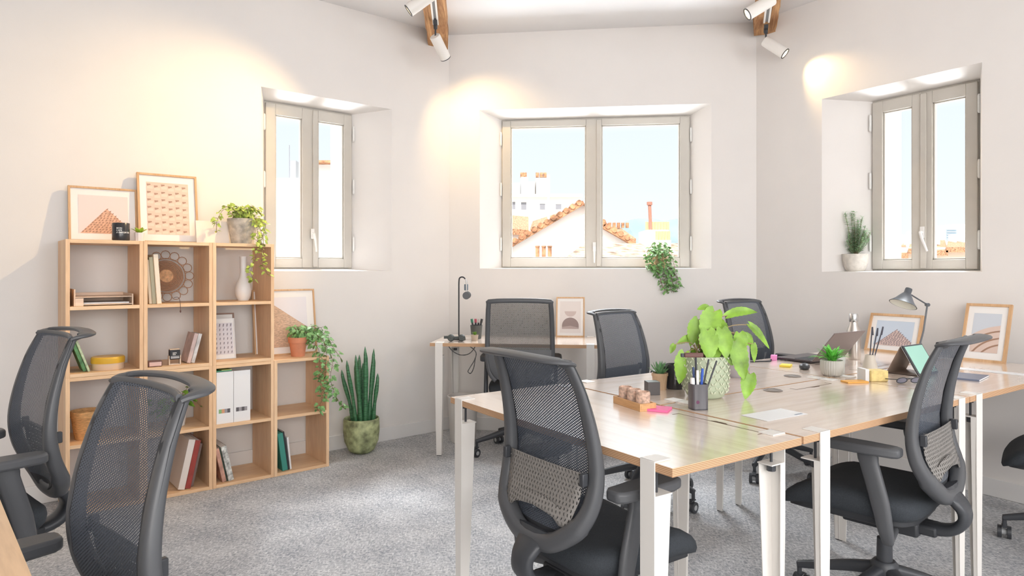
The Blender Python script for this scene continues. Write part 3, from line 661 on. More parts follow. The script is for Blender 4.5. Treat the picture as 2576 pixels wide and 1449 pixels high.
# letter tray
t = thing('letter_tray', 'pale wooden letter tray in the top left shelf compartment', 'tray', SH, .17, .135, 3*S+PT/2)
M_tray = wood('tray_ply', (.86, .68, .54), (.76, .56, .42), 0, 12, .5)
b = MB().box(-.125, .125, -.10, .14, .004, .009).box(-.125, .125, -.10, .14, .042, .046)
b.box(-.131, -.125, -.105, .145, 0, .085).box(.125, .131, -.105, .145, 0, .058).box(-.125, .125, .135, .141, 0, .062).box(-.125, -.09, -.105, -.10, 0, .040)
b.build('tray_body', M_tray, t, .001); MB().box(-.115, .115, -.085, .13, .010, .016).build('paper_stack', M_paper, t)
def book(label, fr, x, y, z, w_, d_, h_, cover, lean=0, rz=0, pages=M_paper, group=None, spine=None):
    """standing book: w_ thick over x, spine facing the room (-y); lean tips it over in the plane of the shelf"""
    t = thing('book', label, 'book', fr, x, y, z+max(0, w_*math.sin(R(lean)))+.0002, rz, group); t.rotation_euler = (0, R(lean), fr.a+R(rz))
    c = .0018
    b = MB().box(0, c, 0, d_, 0, h_).box(w_-c, w_, 0, d_, 0, h_).box(c, w_-c, 0, c, 0, h_)
    b.build('cover', cover, t, .0006); MB().box(c, w_-c, c, d_-.003, .002, h_-.002).build('pages', pages, t)
    if spine: MB().box(w_*.2, w_*.8, -.0006, 0, h_*.3, h_*.8).build('spine_label', spine, t)
    return t
Z3 = 3*S+PT/2; Z2 = 2*S+PT; Z1 = S+PT/2; Z0 = PT
G1 = 'books in the open shelves'
sage = mat('sage_cloth', (.46, .46, .34), .8); cream = mat('cream_cloth', (.84, .75, .62), .8); marble = mat('marbled_paper', (.74, .68, .66), .6, var=.45, scale=35, stretch=(1, 1, .4))
book('thin beige book at far left of the second column, top compartment', SH, S+.0365, .05, Z3, .014, .17, .235, mat('beige_cloth', (.74, .66, .52), .8), -4, group=G1)
book('sage green book between the beige and the cream books', SH, S+.0515, .045, Z3, .018, .17, .250, sage, -4, group=G1)
book('cream book leaning rightmost beside the woven rattan disc', SH, S+.0705, .03, Z3, .022, .18, .265, cream, -4, group=G1)
# rattan disc leaning at the back
t = thing('rattan_disc', 'woven rattan disc ringed with loops in the second column, top compartment', 'decoration', SH, S+.165, .235, Z3, 0, lean=9)
M_rat = mat('rattan', (.40, .22, .13), .7); cz = .150; b = MB()
for r in (.040, .047, .054, .062, .070, .078, .086): b.tube([(r*math.cos(R(a)), .002*math.sin(R(a*9)), cz+r*math.sin(R(a))) for a in range(0, 360, 12)], .0034, 6, closed=True)
b.tube([(.1*math.cos(R(a)), 0, cz+.1*math.sin(R(a))) for a in range(0, 360, 10)], .003, 6, closed=True)
b.build('woven_centre', M_rat, t)
b = MB()
for i in range(16):
    a = R(22.5*i); c = Vector((.122*math.cos(a), 0, cz+.122*math.sin(a)))
    b.tube([c+Vector((.024*math.cos(R(k)), .003, .024*math.sin(R(k)))) for k in range(0, 360, 30)], .0022, 5, closed=True)
b.build('loop_border', M_rat, t)
MB().lathe([(0, 0), (.038, 0), (.038, .004), (0, .004)], 24, M=Matrix.Translation((0, .006, cz)) @ Matrix.Rotation(R(90), 4, 'X')).build('centre_panel', mat('tan_weave', (.66, .38, .20), .7, var=.3, scale=60), t)
MB().tube(smoothpath([(-.01, -.20, .0), (.0, -.243, -.004), (.008, -.246, -.03), (.008, -.246, -.075)], 4), .0014, 5).ball((.008, -.246, -.08), .004, 8, sc=(1, 1, 2)).build('hanging_cord', mat('brown_cord', (.12, .06, .05), .8), t)
# white vase in third column
t = thing('vase', 'white long-necked vase in the top right shelf compartment', 'vase', SH, .905, .17, Z3)
MB().lathe([(0, 0), (.030, 0), (.043, .025), (.048, .06), (.040, .10), (.024, .135), (.018, .17), (.019, .245), (.022, .262), (.017, .262), (.014, .20), (0, .19)], 30).build('body', M_white, t, smooth=60)
# left column, second compartment
book('green patterned book leaning left beside the yellow-lidded tin', SH, .083, .06, Z2, .016, .15, .180, mat('green_pattern', (.13, .33, .14), .6, var=.7, scale=30), -19, group=G1)
book('pale green slim book leaning against the green patterned book', SH, .1008, .04, Z2, .010, .14, .168, mat('pale_green_pattern', (.50, .62, .42), .6, var=.5, scale=40), -19, group=G1)
t = thing('round_tin', 'round beige tin with a yellow lid in the left shelf column', 'tin', SH, .197, .105, Z2)
MB().lathe([(0, 0), (.072, 0), (.074, .003), (.074, .040), (0, .040)], 40).build('body', mat('beige_tin', (.78, .60, .44), .4), t)
MB().lathe([(0, .034), (.0765, .034), (.0775, .037), (.0775, .060), (.073, .066), (0, .067)], 40).build('lid', mat('yellow_lid', (.80, .48, .05), .35), t)
# second column, second compartment
t = thing('ink_pad', 'small rosy brown ink pad on the shelf left of the black stamp', 'ink pad', SH, S+.062, .05, Z2, -6)
MB().box(-.034, .034, -.026, .03, 0, .030).build('case', mat('brown_case', (.16, .08, .07), .4), t, .004)
MB().box(-.027, .030, -.028, -.025, .004, .025).build('label', mat('pink_label', (.74, .52, .48), .5), t)
t = thing('self_inking_stamp', 'black self-inking stamp on beige legs in the shelf', 'stamp', SH, S+.160, .055, Z2, -4)
MB().box(-.026, .026, -.022, .022, .030, .082).build('housing', M_black2, t, .004)
MB().box(-.024, .024, -.020, .020, .082, .085).build('top_window', mat('beige_plastic', (.78, .62, .48), .4), t)
b = MB().box(-.030, -.024, -.018, .018, 0, .05).box(.024, .030, -.018, .018, 0, .05).box(-.024, .024, -.018, -.014, 0, .005).box(-.024, .024, .014, .018, 0, .005)
b.build('stand', mat('beige_plastic', (.78, .62, .48), .4), t, .001)
MB().box(-.021, .021, -.0226, -.022, .036, .042).box(-.021, .021, -.0226, -.022, .045, .048).build('grey_stripe', mat('light_grey', (.6, .6, .6), .5), t)
textobj('lettering', 'IMPRI\nMER', .0085, M_print_w, t, (-.012, -.0222, .062), (R(90), 0, 0), .0002)
book('pink and grey marbled book leaning right beside the stamp', SH, S+.222, .05, Z2, .020, .14, .165, mat('pink_marble', (.66, .50, .46), .6, var=.2, scale=20), 14, group=G1)
book('black and white marbled book leaning rightmost beside the stamp', SH, S+.243, .045, Z2, .018, .14, .163, marble, 14, group=G1)
# third column lower unit
def magfile(label, x, col):
    t = thing('magazine_file', label, 'magazine file', SH, x, .015, Z1, 0, 'white magazine files')
    w_ = .092
    b = MB().box(0, w_, 0, .003, 0, .292).box(0, .003, .003, .25, 0, .23).box(w_-.003, w_, .003, .25, 0, .23).box(.003, w_-.003, .003, .25, 0, .003).box(.003, w_-.003, .247, .25, 0, .23)
    b.build('box', M_paper, t, .0008)
    l = MB()
    for i, c in enumerate(col): l.box(.012+i*.0155, .012+(i+1)*.0155, -.0007, 0, .060, .083, i)
    l.build('label_strip', [mat('label_%s' % n, c, .6) for n, c in col], t)
GRN, YEL, ORG, GRY, DRK = ('green', (.25, .45, .2)), ('yellow', (.75, .6, .2)), ('orange', (.7, .35, .2)), ('grey', (.35, .33, .35)), ('dark', (.12, .11, .12))
magfile('white magazine file with a multicoloured label strip, left of two', 2*S+.024, (GRN, ORG, GRY, DRK))
magfile('white magazine file with an all-grey label strip, right of two', 2*S+.118, (DRK, GRY, DRK, GRY))
o = MB().box(0, .085, 0, .20, 0, .006).box(.03, .085, 0, .2, .006, .010, 1).build('magazine', [mat('green_cover', (.1, .42, .25), .4), mat('yellow_green_cover', (.6, .65, .2), .4)]); o.rotation_euler = (0, 0, 0)
tag(place(o, SH, 2*S+.026, .03, Z1+.292), 'green magazine lying across the top of the white magazine files', 'magazine')
# wicker basket
t = thing('basket', 'small wicker basket in the left shelf column', 'basket', SH, .105, .13, Z1)
MB().lathe([(0, 0), (.052, 0), (.062, .06), (.068, .11), (.072, .115), (.072, .145), (.065, .145), (.064, .11), (.05, .01), (0, .008)], 32, wob=lambda a, z: .012*math.sin(22*a)*math.sin(z*500)).build('basket_body', mat('honey_wicker', (.70, .40, .17), .7, var=.3, scale=50, stretch=(1, 1, 6), bump=.8, bscale=90), t)
# bottom row books
book('tall white book leaning left of the red book on the bottom shelf', SH, S+.172, .03, Z0, .034, .22, .270, mat('off_white_cloth', (.80, .73, .68), .8), 12, group=G1)
book('dark red book leaning on the bottom shelf', SH, S+.2075, .03, Z0, .028, .22, .262, mat('dark_red_cloth', (.34, .055, .045), .7, var=.2, scale=20), 12, group=G1)
book('grey-brown book, rightmost of the three on the second bottom shelf', SH, S+.237, .06, Z0, .020, .18, .235, mat('taupe_cloth', (.25, .18, .16), .8), 12, group=G1)
pat = mat('black_white_pattern', (.55, .56, .54), .6, var=.7, scale=45)
book('terracotta and grey book leaning left in the third column, bottom shelf', SH, 2*S+.061, .03, Z0, .022, .18, .195, mat('salmon_pattern', (.58, .33, .26), .6, var=.45, scale=18), -12, group=G1)
book('thin dark book between the terracotta book and the speckled book', SH, 2*S+.084, .035, Z0, .008, .17, .20, mat('dark_green_cloth', (.05, .08, .06), .7), -12, group=G1)
book('speckled black and white book leaning in the third column, bottom shelf', SH, 2*S+.093, .025, Z0, .030, .18, .205, pat, -12, group=G1)
book('emerald green book leaning left in the low right unit', SH, 3*S+.058, .02, Z0, .032, .20, .228, mat('emerald_cloth', (.05, .28, .23), .6), -8, group=G1, pages=mat('teal_pages', (.10, .35, .30), .7))
book('slim black book beside the emerald green book', SH, 3*S+.092, .025, Z0, .010, .19, .235, M_black2, -8, group=G1)
book('slim white book, rightmost in the low right unit', SH, 3*S+.107, .03, Z0, .010, .18, .195, M_paper, -6, group=G1)

# ------------------------------------------------------------------ desks
TZ = .740; TT = .022
LEG = None
def desk_leg(parent, x, y, face):
    """folded steel clamp leg on the desk edge; face = direction (deg) its flat outer plate looks at"""
    b = MB(); w0, w1 = .050, .034; z1 = TZ+.0035
    b.slab([(-w0/2, -.004), (w0/2, -.004), (w0/2, .055), (-w0/2, .055)], TZ, z1)                  # tab lying on the top
    b.slab([(-w0/2, -.004), (w0/2, -.004), (w0/2, .060), (-w0/2, .060)], TZ-.088, TZ-.084)        # lower jaw
    b.prism([(-w0/2, z1), (-w0/2, .46), (-w1/2, .004), (w1/2, .004), (w0/2, .46), (w0/2, z1)], -.0045, -.0008)
    b.add([(w0/2-.0035, -.003, TZ-.085), (w0/2, -.003, TZ-.085), (w0/2, .055, TZ-.085), (w0/2-.0035, .055, TZ-.085),
           (w1/2-.0035, -.003, .004), (w1/2, -.003, .004), (w1/2, .030, .004), (w1/2-.0035, .030, .004)],
          [(0,1,2,3), (7,6,5,4), (0,4,5,1), (1,5,6,2), (2,6,7,3), (3,7,4,0)])
    b.add([(-w0/2, -.003, TZ-.085), (-w0/2+.0035, -.003, TZ-.085), (-w0/2+.0035, .018, TZ-.085), (-w0/2, .018, TZ-.085),
           (-w1/2, -.003, .004), (-w1/2+.0035, -.003, .004), (-w1/2+.0035, .010, .004), (-w1/2, .010, .004)],
          [(0,1,2,3), (7,6,5,4), (0,4,5,1), (1,5,6,2), (2,6,7,3), (3,7,4,0)])
    l = b.build('leg', M_white_metal, parent, .0008, loc=(x, y, 0), rot=(0, 0, R(face)))
    MB().cyl((0, .028, TZ-.105), (0, .028, TZ-TT), .004).cyl((0, .028, TZ-.110), (0, .028, TZ-.090), .013, n=8).cyl((0, .028, TZ-TT-.012), (0, .028, TZ-TT), .011, n=12).build('clamp_screw', M_black, l)
    MB().box(-.014, .014, -.004, .010, 0, .005).build('foot', M_black, l)
    return l
def desk(label, fr, x, y, L, W, legs, rz=0, flap=None, top=None, group='plywood-topped desks on white metal legs'):
    t = thing('desk', label, 'desk', fr, x, y, 0, rz, group)
    b = MB(); z0, z1 = TZ-TT, TZ
    v = [(0,0,z0), (L,0,z0), (L,W,z0), (0,W,z0), (0,0,z1), (L,0,z1), (L,W,z1), (0,W,z1)]
    b.add(v, [(3,2,1,0), (4,5,6,7)], 0).add(v, [(0,1,5,4), (1,2,6,5), (2,3,7,6), (3,0,4,7)], 1)
    b.build('tabletop', [top or M_table, M_tedge], t, .0012)
    for (lx, ly, f) in legs: desk_leg(t, lx, ly, f)
    if flap:
        x0, x1, y0, y1 = flap; g = .0032; e = .0004; b = MB()
        b.box(x0, x1, y0, y0+g, z1-.001, z1+e).box(x0, x0+g, y0, y1, z1-.001, z1+e).box(x1-g, x1, y0, y1, z1-.001, z1+e)
        c = (x0+x1)/2; b.slab([(c-.035, y0+.001), (c-.02, y0-.010), (c+.02, y0-.010), (c+.035, y0+.001)], z1-.001, z1+e)
        b.build('cable_flap_gap', mat('dark_gap', (.10, .055, .03), .9), t, smooth=0)
    return t
W1 = 1.103; HWD = W1/2
desk('desk set crosswise at the near left end of the group', TB, .535, 0, W1, .535, [(.08, 0, 0), (W1-.066, 0, 0), (.08, .535, 180), (W1-.066, .535, 180)], 90, flap=(.09, .42, .045, .075))
lx = [(.103, 0, 0), (1.007, 0, 0), (.103, .5445, 180), (1.007, .5445, 180)]
desk('near-side desk in the middle of the group, white paper sheet on it', TB, .548, .0015, 1.078, .5445, lx, flap=(.675, .928, .457, .487))
desk('far-side desk in the middle of the group, under the large green plant', TB, .548, .5565, 1.078, .5445, lx)
lx2 = [(.072, 0, 0), (1.12, 0, 0), (.072, .5445, 180), (1.12, .5445, 180)]
desk('near-side desk at the far end of the group, holding the tablet with green screen', TB, 1.632, .0015, 1.205, .5445, lx2)
desk('far-side desk at the far end of the group, holding the steel bottle', TB, 1.632, .5565, 1.205, .5445, lx2, flap=(.30, .62, .05, .08))
desk('narrow desk standing alone along the back wall', BW, .03, -.735, 1.135, .555, [(.062, 0, 0), (1.05, 0, 0), (.062, .555, 180), (1.05, .555, 180)])
ND = Frame((-.485, .754), 132.2)
desk('desk whose corner shows at the bottom left edge of the photo', ND, 0, 0, 1.12, .55, [(.09, 0, 0), (1.03, 0, 0), (.09, .55, 180), (1.03, .55, 180)], top=M_pine_h)

# ------------------------------------------------------------------ chairs
# back profile: height -> (distance behind the column, half width)
PROF = [(.485, -.195, .03), (.52, -.188, .128), (.56, -.172, .168), (.62, -.150, .187), (.70, -.140, .190), (.80, -.152, .183), (.90, -.178, .174), (.962, -.203, .165), (.982, -.213, .160)]
def prof(z):
    for i in range(len(PROF)-1):
        a, b = PROF[i], PROF[i+1]
        if z <= b[0]: t = (z-a[0])/(b[0]-a[0]); return a[1]+(b[1]-a[1])*t, a[2]+(b[2]-a[2])*t
    return PROF[-1][1], PROF[-1][2]
def base_parts(t, mt_base, tip=.30, hub=.205, seed=0, star=0):
    MB().cyl((0, 0, hub-.02), (0, 0, hub+.075), .026, .024, 20).cyl((0, 0, hub+.07), (0, 0, .36), .015, n=16).build('gas_lift', M_black, t)
    b = MB().lathe([(0, hub-.075), (.030, hub-.075), (.042, hub-.05), (.044, hub-.012), (.034, hub), (0, hub)], 24)
    for i in range(5):
        a = R(72*i+star); d = Vector((math.cos(a), math.sin(a), 0))
        P = [d*.03+Vector((0, 0, hub-.035)), d*.12+Vector((0, 0, hub-.055)), d*.22+Vector((0, 0, hub-.085)), d*tip+Vector((0, 0, .098))]
        b.sweep(smoothpath(P, 3), [RR]*10, [(.046-.0022*k, .046-.0024*k) for k in range(10)], ref=(0, 0, 1))
    b.build('star_base', mt_base, t, smooth=45)
    rnd = random.Random(seed)
    for i in range(5):
        a = R(72*i+star); c = Vector((math.cos(a)*(tip-.005), math.sin(a)*(tip-.005), 0)); y = rnd.uniform(0, 6.28)
        ax = Vector((math.cos(y), math.sin(y), 0)); fw = Vector((-ax.y, ax.x, 0)); w_ = c+fw*.020+Vector((0, 0, .028))
        k = MB().cyl(c+Vector((0, 0, .105)), c+Vector((0, 0, .052)), .009, n=10).sweep([w_+Vector((0, 0, .030))-fw*.030, w_+Vector((0, 0, .034)), w_+fw*.022+Vector((0, 0, .022))], [RECT]*3, [(.022, .006)]*3, ref=(0, 0, 1))
        for s_ in (-1, 1): k.cyl(w_+ax*s_*.010, w_+ax*s_*.026, .028, n=20)
        cs = k.build('caster', M_black, t, .0008)
        MB().cyl(w_-ax*.0275, w_+ax*.0275, .0135, n=14).build('caster_hub', mat('grey_caster_hub', (.45, .46, .47), .4), cs)
def arm_parts(t, m_, hz=.638, wx=.228):
    for s_ in (-1, 1):
        P = smoothpath([(s_*.09, -.055, .345), (s_*.165, -.065, .335), (s_*.205, -.076, .345), (s_*.226, -.076, .385), (s_*.228, -.060, .47), (s_*wx, -.028, .59), (s_*wx, -.022, hz-.012)], 4)
        n = len(P); sz = [(.034+.022*min(1, max(0, (k-8)/8))*(1 if k < n-4 else 1.25), .026) for k in range(n)]
        b = MB().sweep(P, [RR]*n, sz, ref=[(s_, 0, .001)]*n if False else [(1, 0, .02)]*n if False else (0.0, .0, 1) if False else [Vector((s_*1.0, 0, 0)) if k > 10 else Vector((0, 0, -1)) if k < 6 else Vector((s_*(k-6)/4+.01, 0, -1+(k-6)/4)) for k in range(n)])
        b.build('arm_post', m_, t, smooth=50)
        o = [(-.034, -.100), (-.020, -.118), (.020, -.118), (.034, -.100), (.042, -.02), (.042, .08), (.030, .122), (0, .130), (-.030, .122), (-.042, .08), (-.042, -.02)]
        MB().slab([(s_*wx+x, y-.005) for x, y in o], hz-.014, hz+.016).build('armrest_pad', m_, t, .008, smooth=50)
def seat_parts(t, w_=.214, f_=.305, b_=-.155, top=.470):
    n = 40; cy = (f_+b_)/2; ly = (f_-b_)/2
    def ring(s_, z, drop):
        v = []
        for i in range(n):
            a = 2*math.pi*i/n; e = .42; cx_ = math.copysign(abs(math.cos(a))**e, math.cos(a)); sy_ = math.copysign(abs(math.sin(a))**e, math.sin(a))
            x, y = cx_*w_*s_, cy+sy_*ly*s_; q = max(0, (y-.14)/.165); side = abs(x)/w_
            v.append((x, y, z-drop*(.075*q*q)+drop*.012*side*side))
        return v
    def stack(rs, name, m_, par):
        v = []; f = []
        for (s_, z, d) in rs: v += ring(s_, z, d)
        for k in range(len(rs)-1):
            for i in range(n): f.append((k*n+i, k*n+(i+1) % n, (k+1)*n+(i+1) % n, (k+1)*n+i))
        f += [tuple(range(n-1, -1, -1)), tuple(range((len(rs)-1)*n, len(rs)*n))]
        return MB().add(v, f).build(name, m_, par, smooth=60)
    stack([(.80, .395, .4), (.93, .400, .6), (.985, .415, .8), (1, .435, .9), (.985, .452, 1), (.94, .463, 1), (.82, top, 1), (.5, top+.001, 1), (.1, top+.001, 1)], 'seat', M_seat, t)
    stack([(.55, .365, .2), (.80, .372, .3), (.90, .385, .4), (.90, .400, .5)], 'seat_shell', M_black2, t)
    MB().box(-.062, .062, -.12, .12, .325, .372).box(-.045, .045, -.17, -.10, .335, .368).build('tilt_mechanism', M_black2, t, .008)
    lv = MB().cyl((.05, .06, .345), (.215, .075, .348), .006).box(.18, .235, .060, .090, .340, .354)
    lv.build('height_lever', M_black, t, .003)
def make_chair():
    t = thing('office_chair', None, None, W0, 0, 0)
    # bent frame: two side rails and the loop that joins them below
    rail = [(-hw, y, z) for z, y, hw in PROF[::-1]][:-1]+[(-.07, -.196, .487), (0, -.198, .480), (.07, -.196, .487)]+[(hw, y, z) for z, y, hw in PROF][1:]
    P = smoothpath(rail, 5); n = len(P); sz = []; ref = []
    for p in P:
        z = p.z; k = min(1, max(0, (z-.52)/.45)); wid = .046-.014*k; dep = .046-.028*k
        if z < .56: dep = .044+.006*(z-.48)/.08; wid = .052
        sz.append((dep, wid)); out = Vector((p.x, 0, (z-.66)*.0)) if z > .56 else Vector((p.x, 0, -(.60-z)*1.6))
        ref.append(out.normalized())
    MB().sweep(P, [RR]*n, sz, ref=ref).build('back_frame', M_frame_p, t, smooth=50)
    def surf(z0, z1, k, dy, nx=12, nz=18, name='mesh_back', m_=M_mesh, bow=.018, th=0):
        v = []; f = []
        for j in range(nz+1):
            z = z0+(z1-z0)*j/nz; y, hw = prof(z); hw *= k
            for i in range(nx+1):
                s_ = -1+2*i/nx; v.append((s_*hw, y+dy-bow*(1-s_*s_), z))
        for j in range(nz):
            for i in range(nx): a = j*(nx+1)+i; f.append((a, a+1, a+nx+2, a+nx+1))
        return v, f
    v, f = surf(.488, .984, 1.0, 0, nx=24)
    v2 = []
    for k, (x, y, z) in enumerate(v):
        s_ = -1+2*(k % 25)/24; py, hw = prof(z); wrap = max(0, (abs(s_)-.82)/.18)
        fo = .029-.013*min(1, max(0, (z-.52)/.45)); v2.append((s_*(hw+.019), py+fo-.020*(1-s_*s_)-fo*.8*wrap**3, z))
    v = v2
    mbk = MB(); mbk.add(v, f); mbk.m = [1 if (k % 24 < 2 or k % 24 > 21 or k < 24) else 0 for k in range(len(f))]
    mbk.build('mesh_back', [M_mesh, M_black2], t, smooth=60)
    v, f = surf(.545, .690, .84, -.020, bow=.006)
    v = [(x, y, z+(0 if z > .58 or abs(x) > .10 else .028*(1-abs(x)/.10)**.3)) for x, y, z in v]
    lb = MB().add(v, f).build('lumbar_support', M_lumbar, t, smooth=60); so = lb.modifiers.new('thick', 'SOLIDIFY'); so.thickness = .003
    for s_ in (-1, 1):
        b = MB().box(s_*.172-.008, s_*.172+.008, -.178, -.158, .660, .695); b.build('lumbar_slider', M_black, t, .003)
    # top handle: arc swept back from the rails
    P = smoothpath([(-.160, -.212, .978), (-.168, -.236, .990), (-.134, -.262, .994), (-.06, -.275, .997), (0, -.278, .998), (.06, -.275, .997), (.134, -.262, .994), (.168, -.236, .990), (.160, -.212, .978)], 4)
    MB().sweep(P, [RR]*len(P), [(.046, .014)]*len(P), ref=(0, -.12, 1)).build('top_handle', M_frame_p, t, smooth=50)
    P = smoothpath([(-.162, -.204, .982), (-.1, -.218, .985), (0, -.224, .986), (.1, -.218, .985), (.162, -.204, .982)], 4)
    MB().sweep(P, [RR]*len(P), [(.012, .018)]*len(P), ref=(0, 0, 1)).build('top_rail', M_frame_p, t, smooth=50)
    P = smoothpath([(0, -.194, .510), (0, -.206, .478), (0, -.236, .440), (0, -.238, .400), (0, -.205, .365), (0, -.14, .352), (0, -.08, .350)], 4); n = len(P)
    MB().sweep(P, [RR]*n, [(.13-.05*min(1, k/9), .034) for k in range(n)], ref=[Vector((0, -1, .2)) if k < 10 else Vector((0, -1+(k-10)/6, -.3-(k-10)/8)) for k in range(n)]).build('back_bracket', M_black, t, smooth=50)
    seat_parts(t); arm_parts(t, M_frame_p); base_parts(t, M_black, star=20)
    return t
ch0 = make_chair(); first = True
def chair(label, x, y, head, dz=0, group='black mesh office chairs with a swept-back top handle'):
    global first
    t = ch0 if first else copy_tree(ch0); first = False
    t.location = (x, y, 0); t.rotation_euler = (0, 0, -R(head)); tag(t, label, 'chair', group)
    if dz:
        for c in t.children:
            if c.name.split('.')[0] not in ('star_base', 'caster', 'gas_lift'): c.location.z += dz
            if c.name.split('.')[0] == 'gas_lift': c.location.z += dz/2
    return t
chair('black mesh office chair at the near end of the desks, seen from behind', .222, 1.985, 54, -.006)
chair('black mesh office chair on the right, seen from its side, tucked under the near desks', 1.305, 2.345, -43, .010)
chair('black mesh office chair behind the desks, left of the large green plant', .715, 3.60, 139)
chair('black mesh office chair behind the desks, right of the large green plant', 1.575, 4.08, 148, .038)
chair('black mesh office chair nearest the camera at bottom left, its back filling the corner', -.885, 1.215, 220, .0)
chair('black mesh office chair at the left edge, in front of the left shelf column', -1.655, 2.07, 220, .026)
chair('black office chair cut off by the right edge, only seat and armrest showing', 2.47, 2.86, -52)
# the other model: flat rectangular mesh back
def make_boxy():
    t = thing('office_chair', 'black office chair with squared mesh back at the narrow desk, seen from behind', 'chair', W0, .06, 4.44)
    t.rotation_euler = (0, 0, R(-3))
    hw0, hw1 = .198, .206
    P = smoothpath([(-.150, -.215, .52), (-.185, -.205, .56), (-.206, -.195, .66), (-.204, -.205, .85), (-.196, -.228, 1.0), (-.180, -.233, 1.022), (0, -.236, 1.028), (.180, -.233, 1.022), (.196, -.228, 1.0), (.204, -.205, .85), (.206, -.195, .66), (.185, -.205, .56), (.150, -.215, .52)], 4)
    MB().sweep(P, [RR]*len(P), [(.030, .026)]*len(P), ref=(0, -1, .02)).build('back_frame', M_frame_p, t, smooth=50)
    v = []; f = []
    for j in range(11):
        z = .70+.318*j/10; y = -.198-.034*(j/10)**1.4
        for i in range(9): s_ = -1+i/4; v.append((s_*.195, y-.012*(1-s_*s_), z))
    for j in range(10):
        for i in range(8): a = j*9+i; f.append((a, a+1, a+10, a+9))
    MB().add(v, f).build('mesh_back', M_mesh_fine, t, smooth=60)
    b = MB().sweep(smoothpath([(0, -.205, .715), (0, -.212, .66), (0, -.222, .58), (0, -.222, .52)], 3), [RR]*10, [(.40, .022), (.40, .022), (.40, .022), (.40, .022), (.39, .022), (.38, .022), (.36, .022), (.33, .022), (.29, .022), (.24, .022)], ref=(0, -1, 0))
    b.build('lower_back_shell', M_frame_p, t, smooth=50)
    P = smoothpath([(0, -.232, .60), (0, -.250, .50), (0, -.245, .42), (0, -.20, .365), (0, -.08, .35)], 4); n = len(P)
    MB().sweep(P, [RR]*n, [(.10, .03)]*n, ref=[Vector((0, -1, .1)) if k < 9 else Vector((0, -.5, -1)) for k in range(n)]).build('back_bracket', M_black, t, smooth=50)
    seat_parts(t); arm_parts(t, M_black, .640); base_parts(t, M_black, star=50, seed=4)
make_boxy()

# ------------------------------------------------------------------ things on the desks
Z = TZ
# cork cups in a wooden tray
t = thing('wooden_tray', 'small narrow wooden tray holding three cork cups on the near desk', 'tray', TB, .448, .585, Z, 79)
b = MB().box(-.085, .085, -.033, .033, 0, .006).box(-.085, .085, -.033, -.027, .006, .026).box(-.085, .085, .027, .033, .006, .026).box(-.085, -.079, -.027, .027, .006, .026).box(.079, .085, -.027, .027, .006, .026)
b.build('tray_body', wood('tray_beech', (.72, .42, .20), (.56, .30, .13), 0, 20), t, .001)
M_cork = mat('cork', (.58, .40, .31), .85, var=.4, scale=90)
for i, nm in enumerate(('nearest the camera', 'in the middle', 'farthest from the camera')):
    o = MB().lathe([(0, 0), (.0235, 0), (.0245, .004), (.0245, .052), (.023, .056), (.0205, .056), (.020, .046), (0, .045)], 28).build('cork_cup', M_cork, smooth=45)
    p = TB.w(.448, .585, Z+.006)+Vector((math.cos(TB.a+R(79)), math.sin(TB.a+R(79)), 0))*(-.054+.054*i); o.location = p
    tag(o, 'round cork cup %s in the small wooden tray' % nm, 'cup', 'cork cups in the wooden tray')
def pad(label, x, y, w_, d_, h_, m_, rz, cat='sticky notes', name='sticky_notes'):
    o = MB().box(-w_/2, w_/2, -d_/2, d_/2, 0, h_).build(name, m_, bevel=.0005); tag(place(o, TB, x, y, Z, rz), label, cat)
    o.location.z = Z+.0004; return o
pad('pink sticky note pad on the near desk beside the wooden tray', .475, .492, .072, .072, .008, mat('pink_paper', (.86, .16, .36), .6), 30)
pad('yellow sticky note pad beside the black mouse on the far desk', 1.77, .868, .072, .05, .009, mat('yellow_paper', (.90, .68, .08), .6), 25)
pad('orange sticky note pad in front of the yellow cube', 1.585, .420, .098, .050, .007, mat('orange_paper', (.88, .45, .10), .6), -25)
pad('small pink note pad at the far edge behind the open laptop', 1.93, 1.045, .045, .03, .026, mat('magenta_paper', (.85, .30, .60), .6), 30)
t = thing('note_cube', 'yellow note cube with a white back part near the beige vase', 'note block', TB, 1.705, .392, Z, -32)
MB().box(-.04, .038, -.030, .030, 0, .048).build('yellow_block', mat('pale_yellow_foam', (.84, .66, .28), .8, var=.12, scale=60), t, .005)
MB().box(-.058, -.0405, -.020, .045, 0, .052).build('white_block', M_paper, t, .001)
# black cube
t = thing('cube_clock', 'small black cube on the near desk behind the wooden tray', 'clock', TB, .672, .715, Z, 62)
MB().box(-.024, .024, -.024, .024, 0, .050).build('case', mat('dark_grey_cube', (.085, .075, .075), .5), t, .001)
MB().box(-.0235, .0235, -.0235, .0235, .050, .0505).build('top_face', mat('slate_top', (.16, .20, .20), .3), t)
# succulent
t = thing('small_succulent', 'small green succulent in a light wooden pot beside the black mug', 'plant', TB, .778, .775, Z)
pot(t, [(0, 0), (.026, 0), (.028, .03), (.031, .055), (.033, .055), (.033, .066), (.029, .066), (.028, .055), (0, .055)], wood('pot_wood', (.68, .48, .32), (.56, .38, .24), 2, 20), .060, .028)
L = MB()
for i in range(22):
    a = i*2.4; k = i/22; leaf(L, (.010*math.cos(a), .010*math.sin(a), .062), (math.cos(a)*(1.2-k), math.sin(a)*(1.2-k), .35+1.2*k), (0, 0, 1), .040, .006, BLADE, .5, -.3)
L.build('foliage', mat('succulent_leaf', (.16, .34, .15), .5, var=.3, scale=50), t)
mug('black mug with small white lettering beside the large green plant', TB, .845, .755, Z, .039, .098, 0, 'YES YES', .0085, .040, -52, 165)
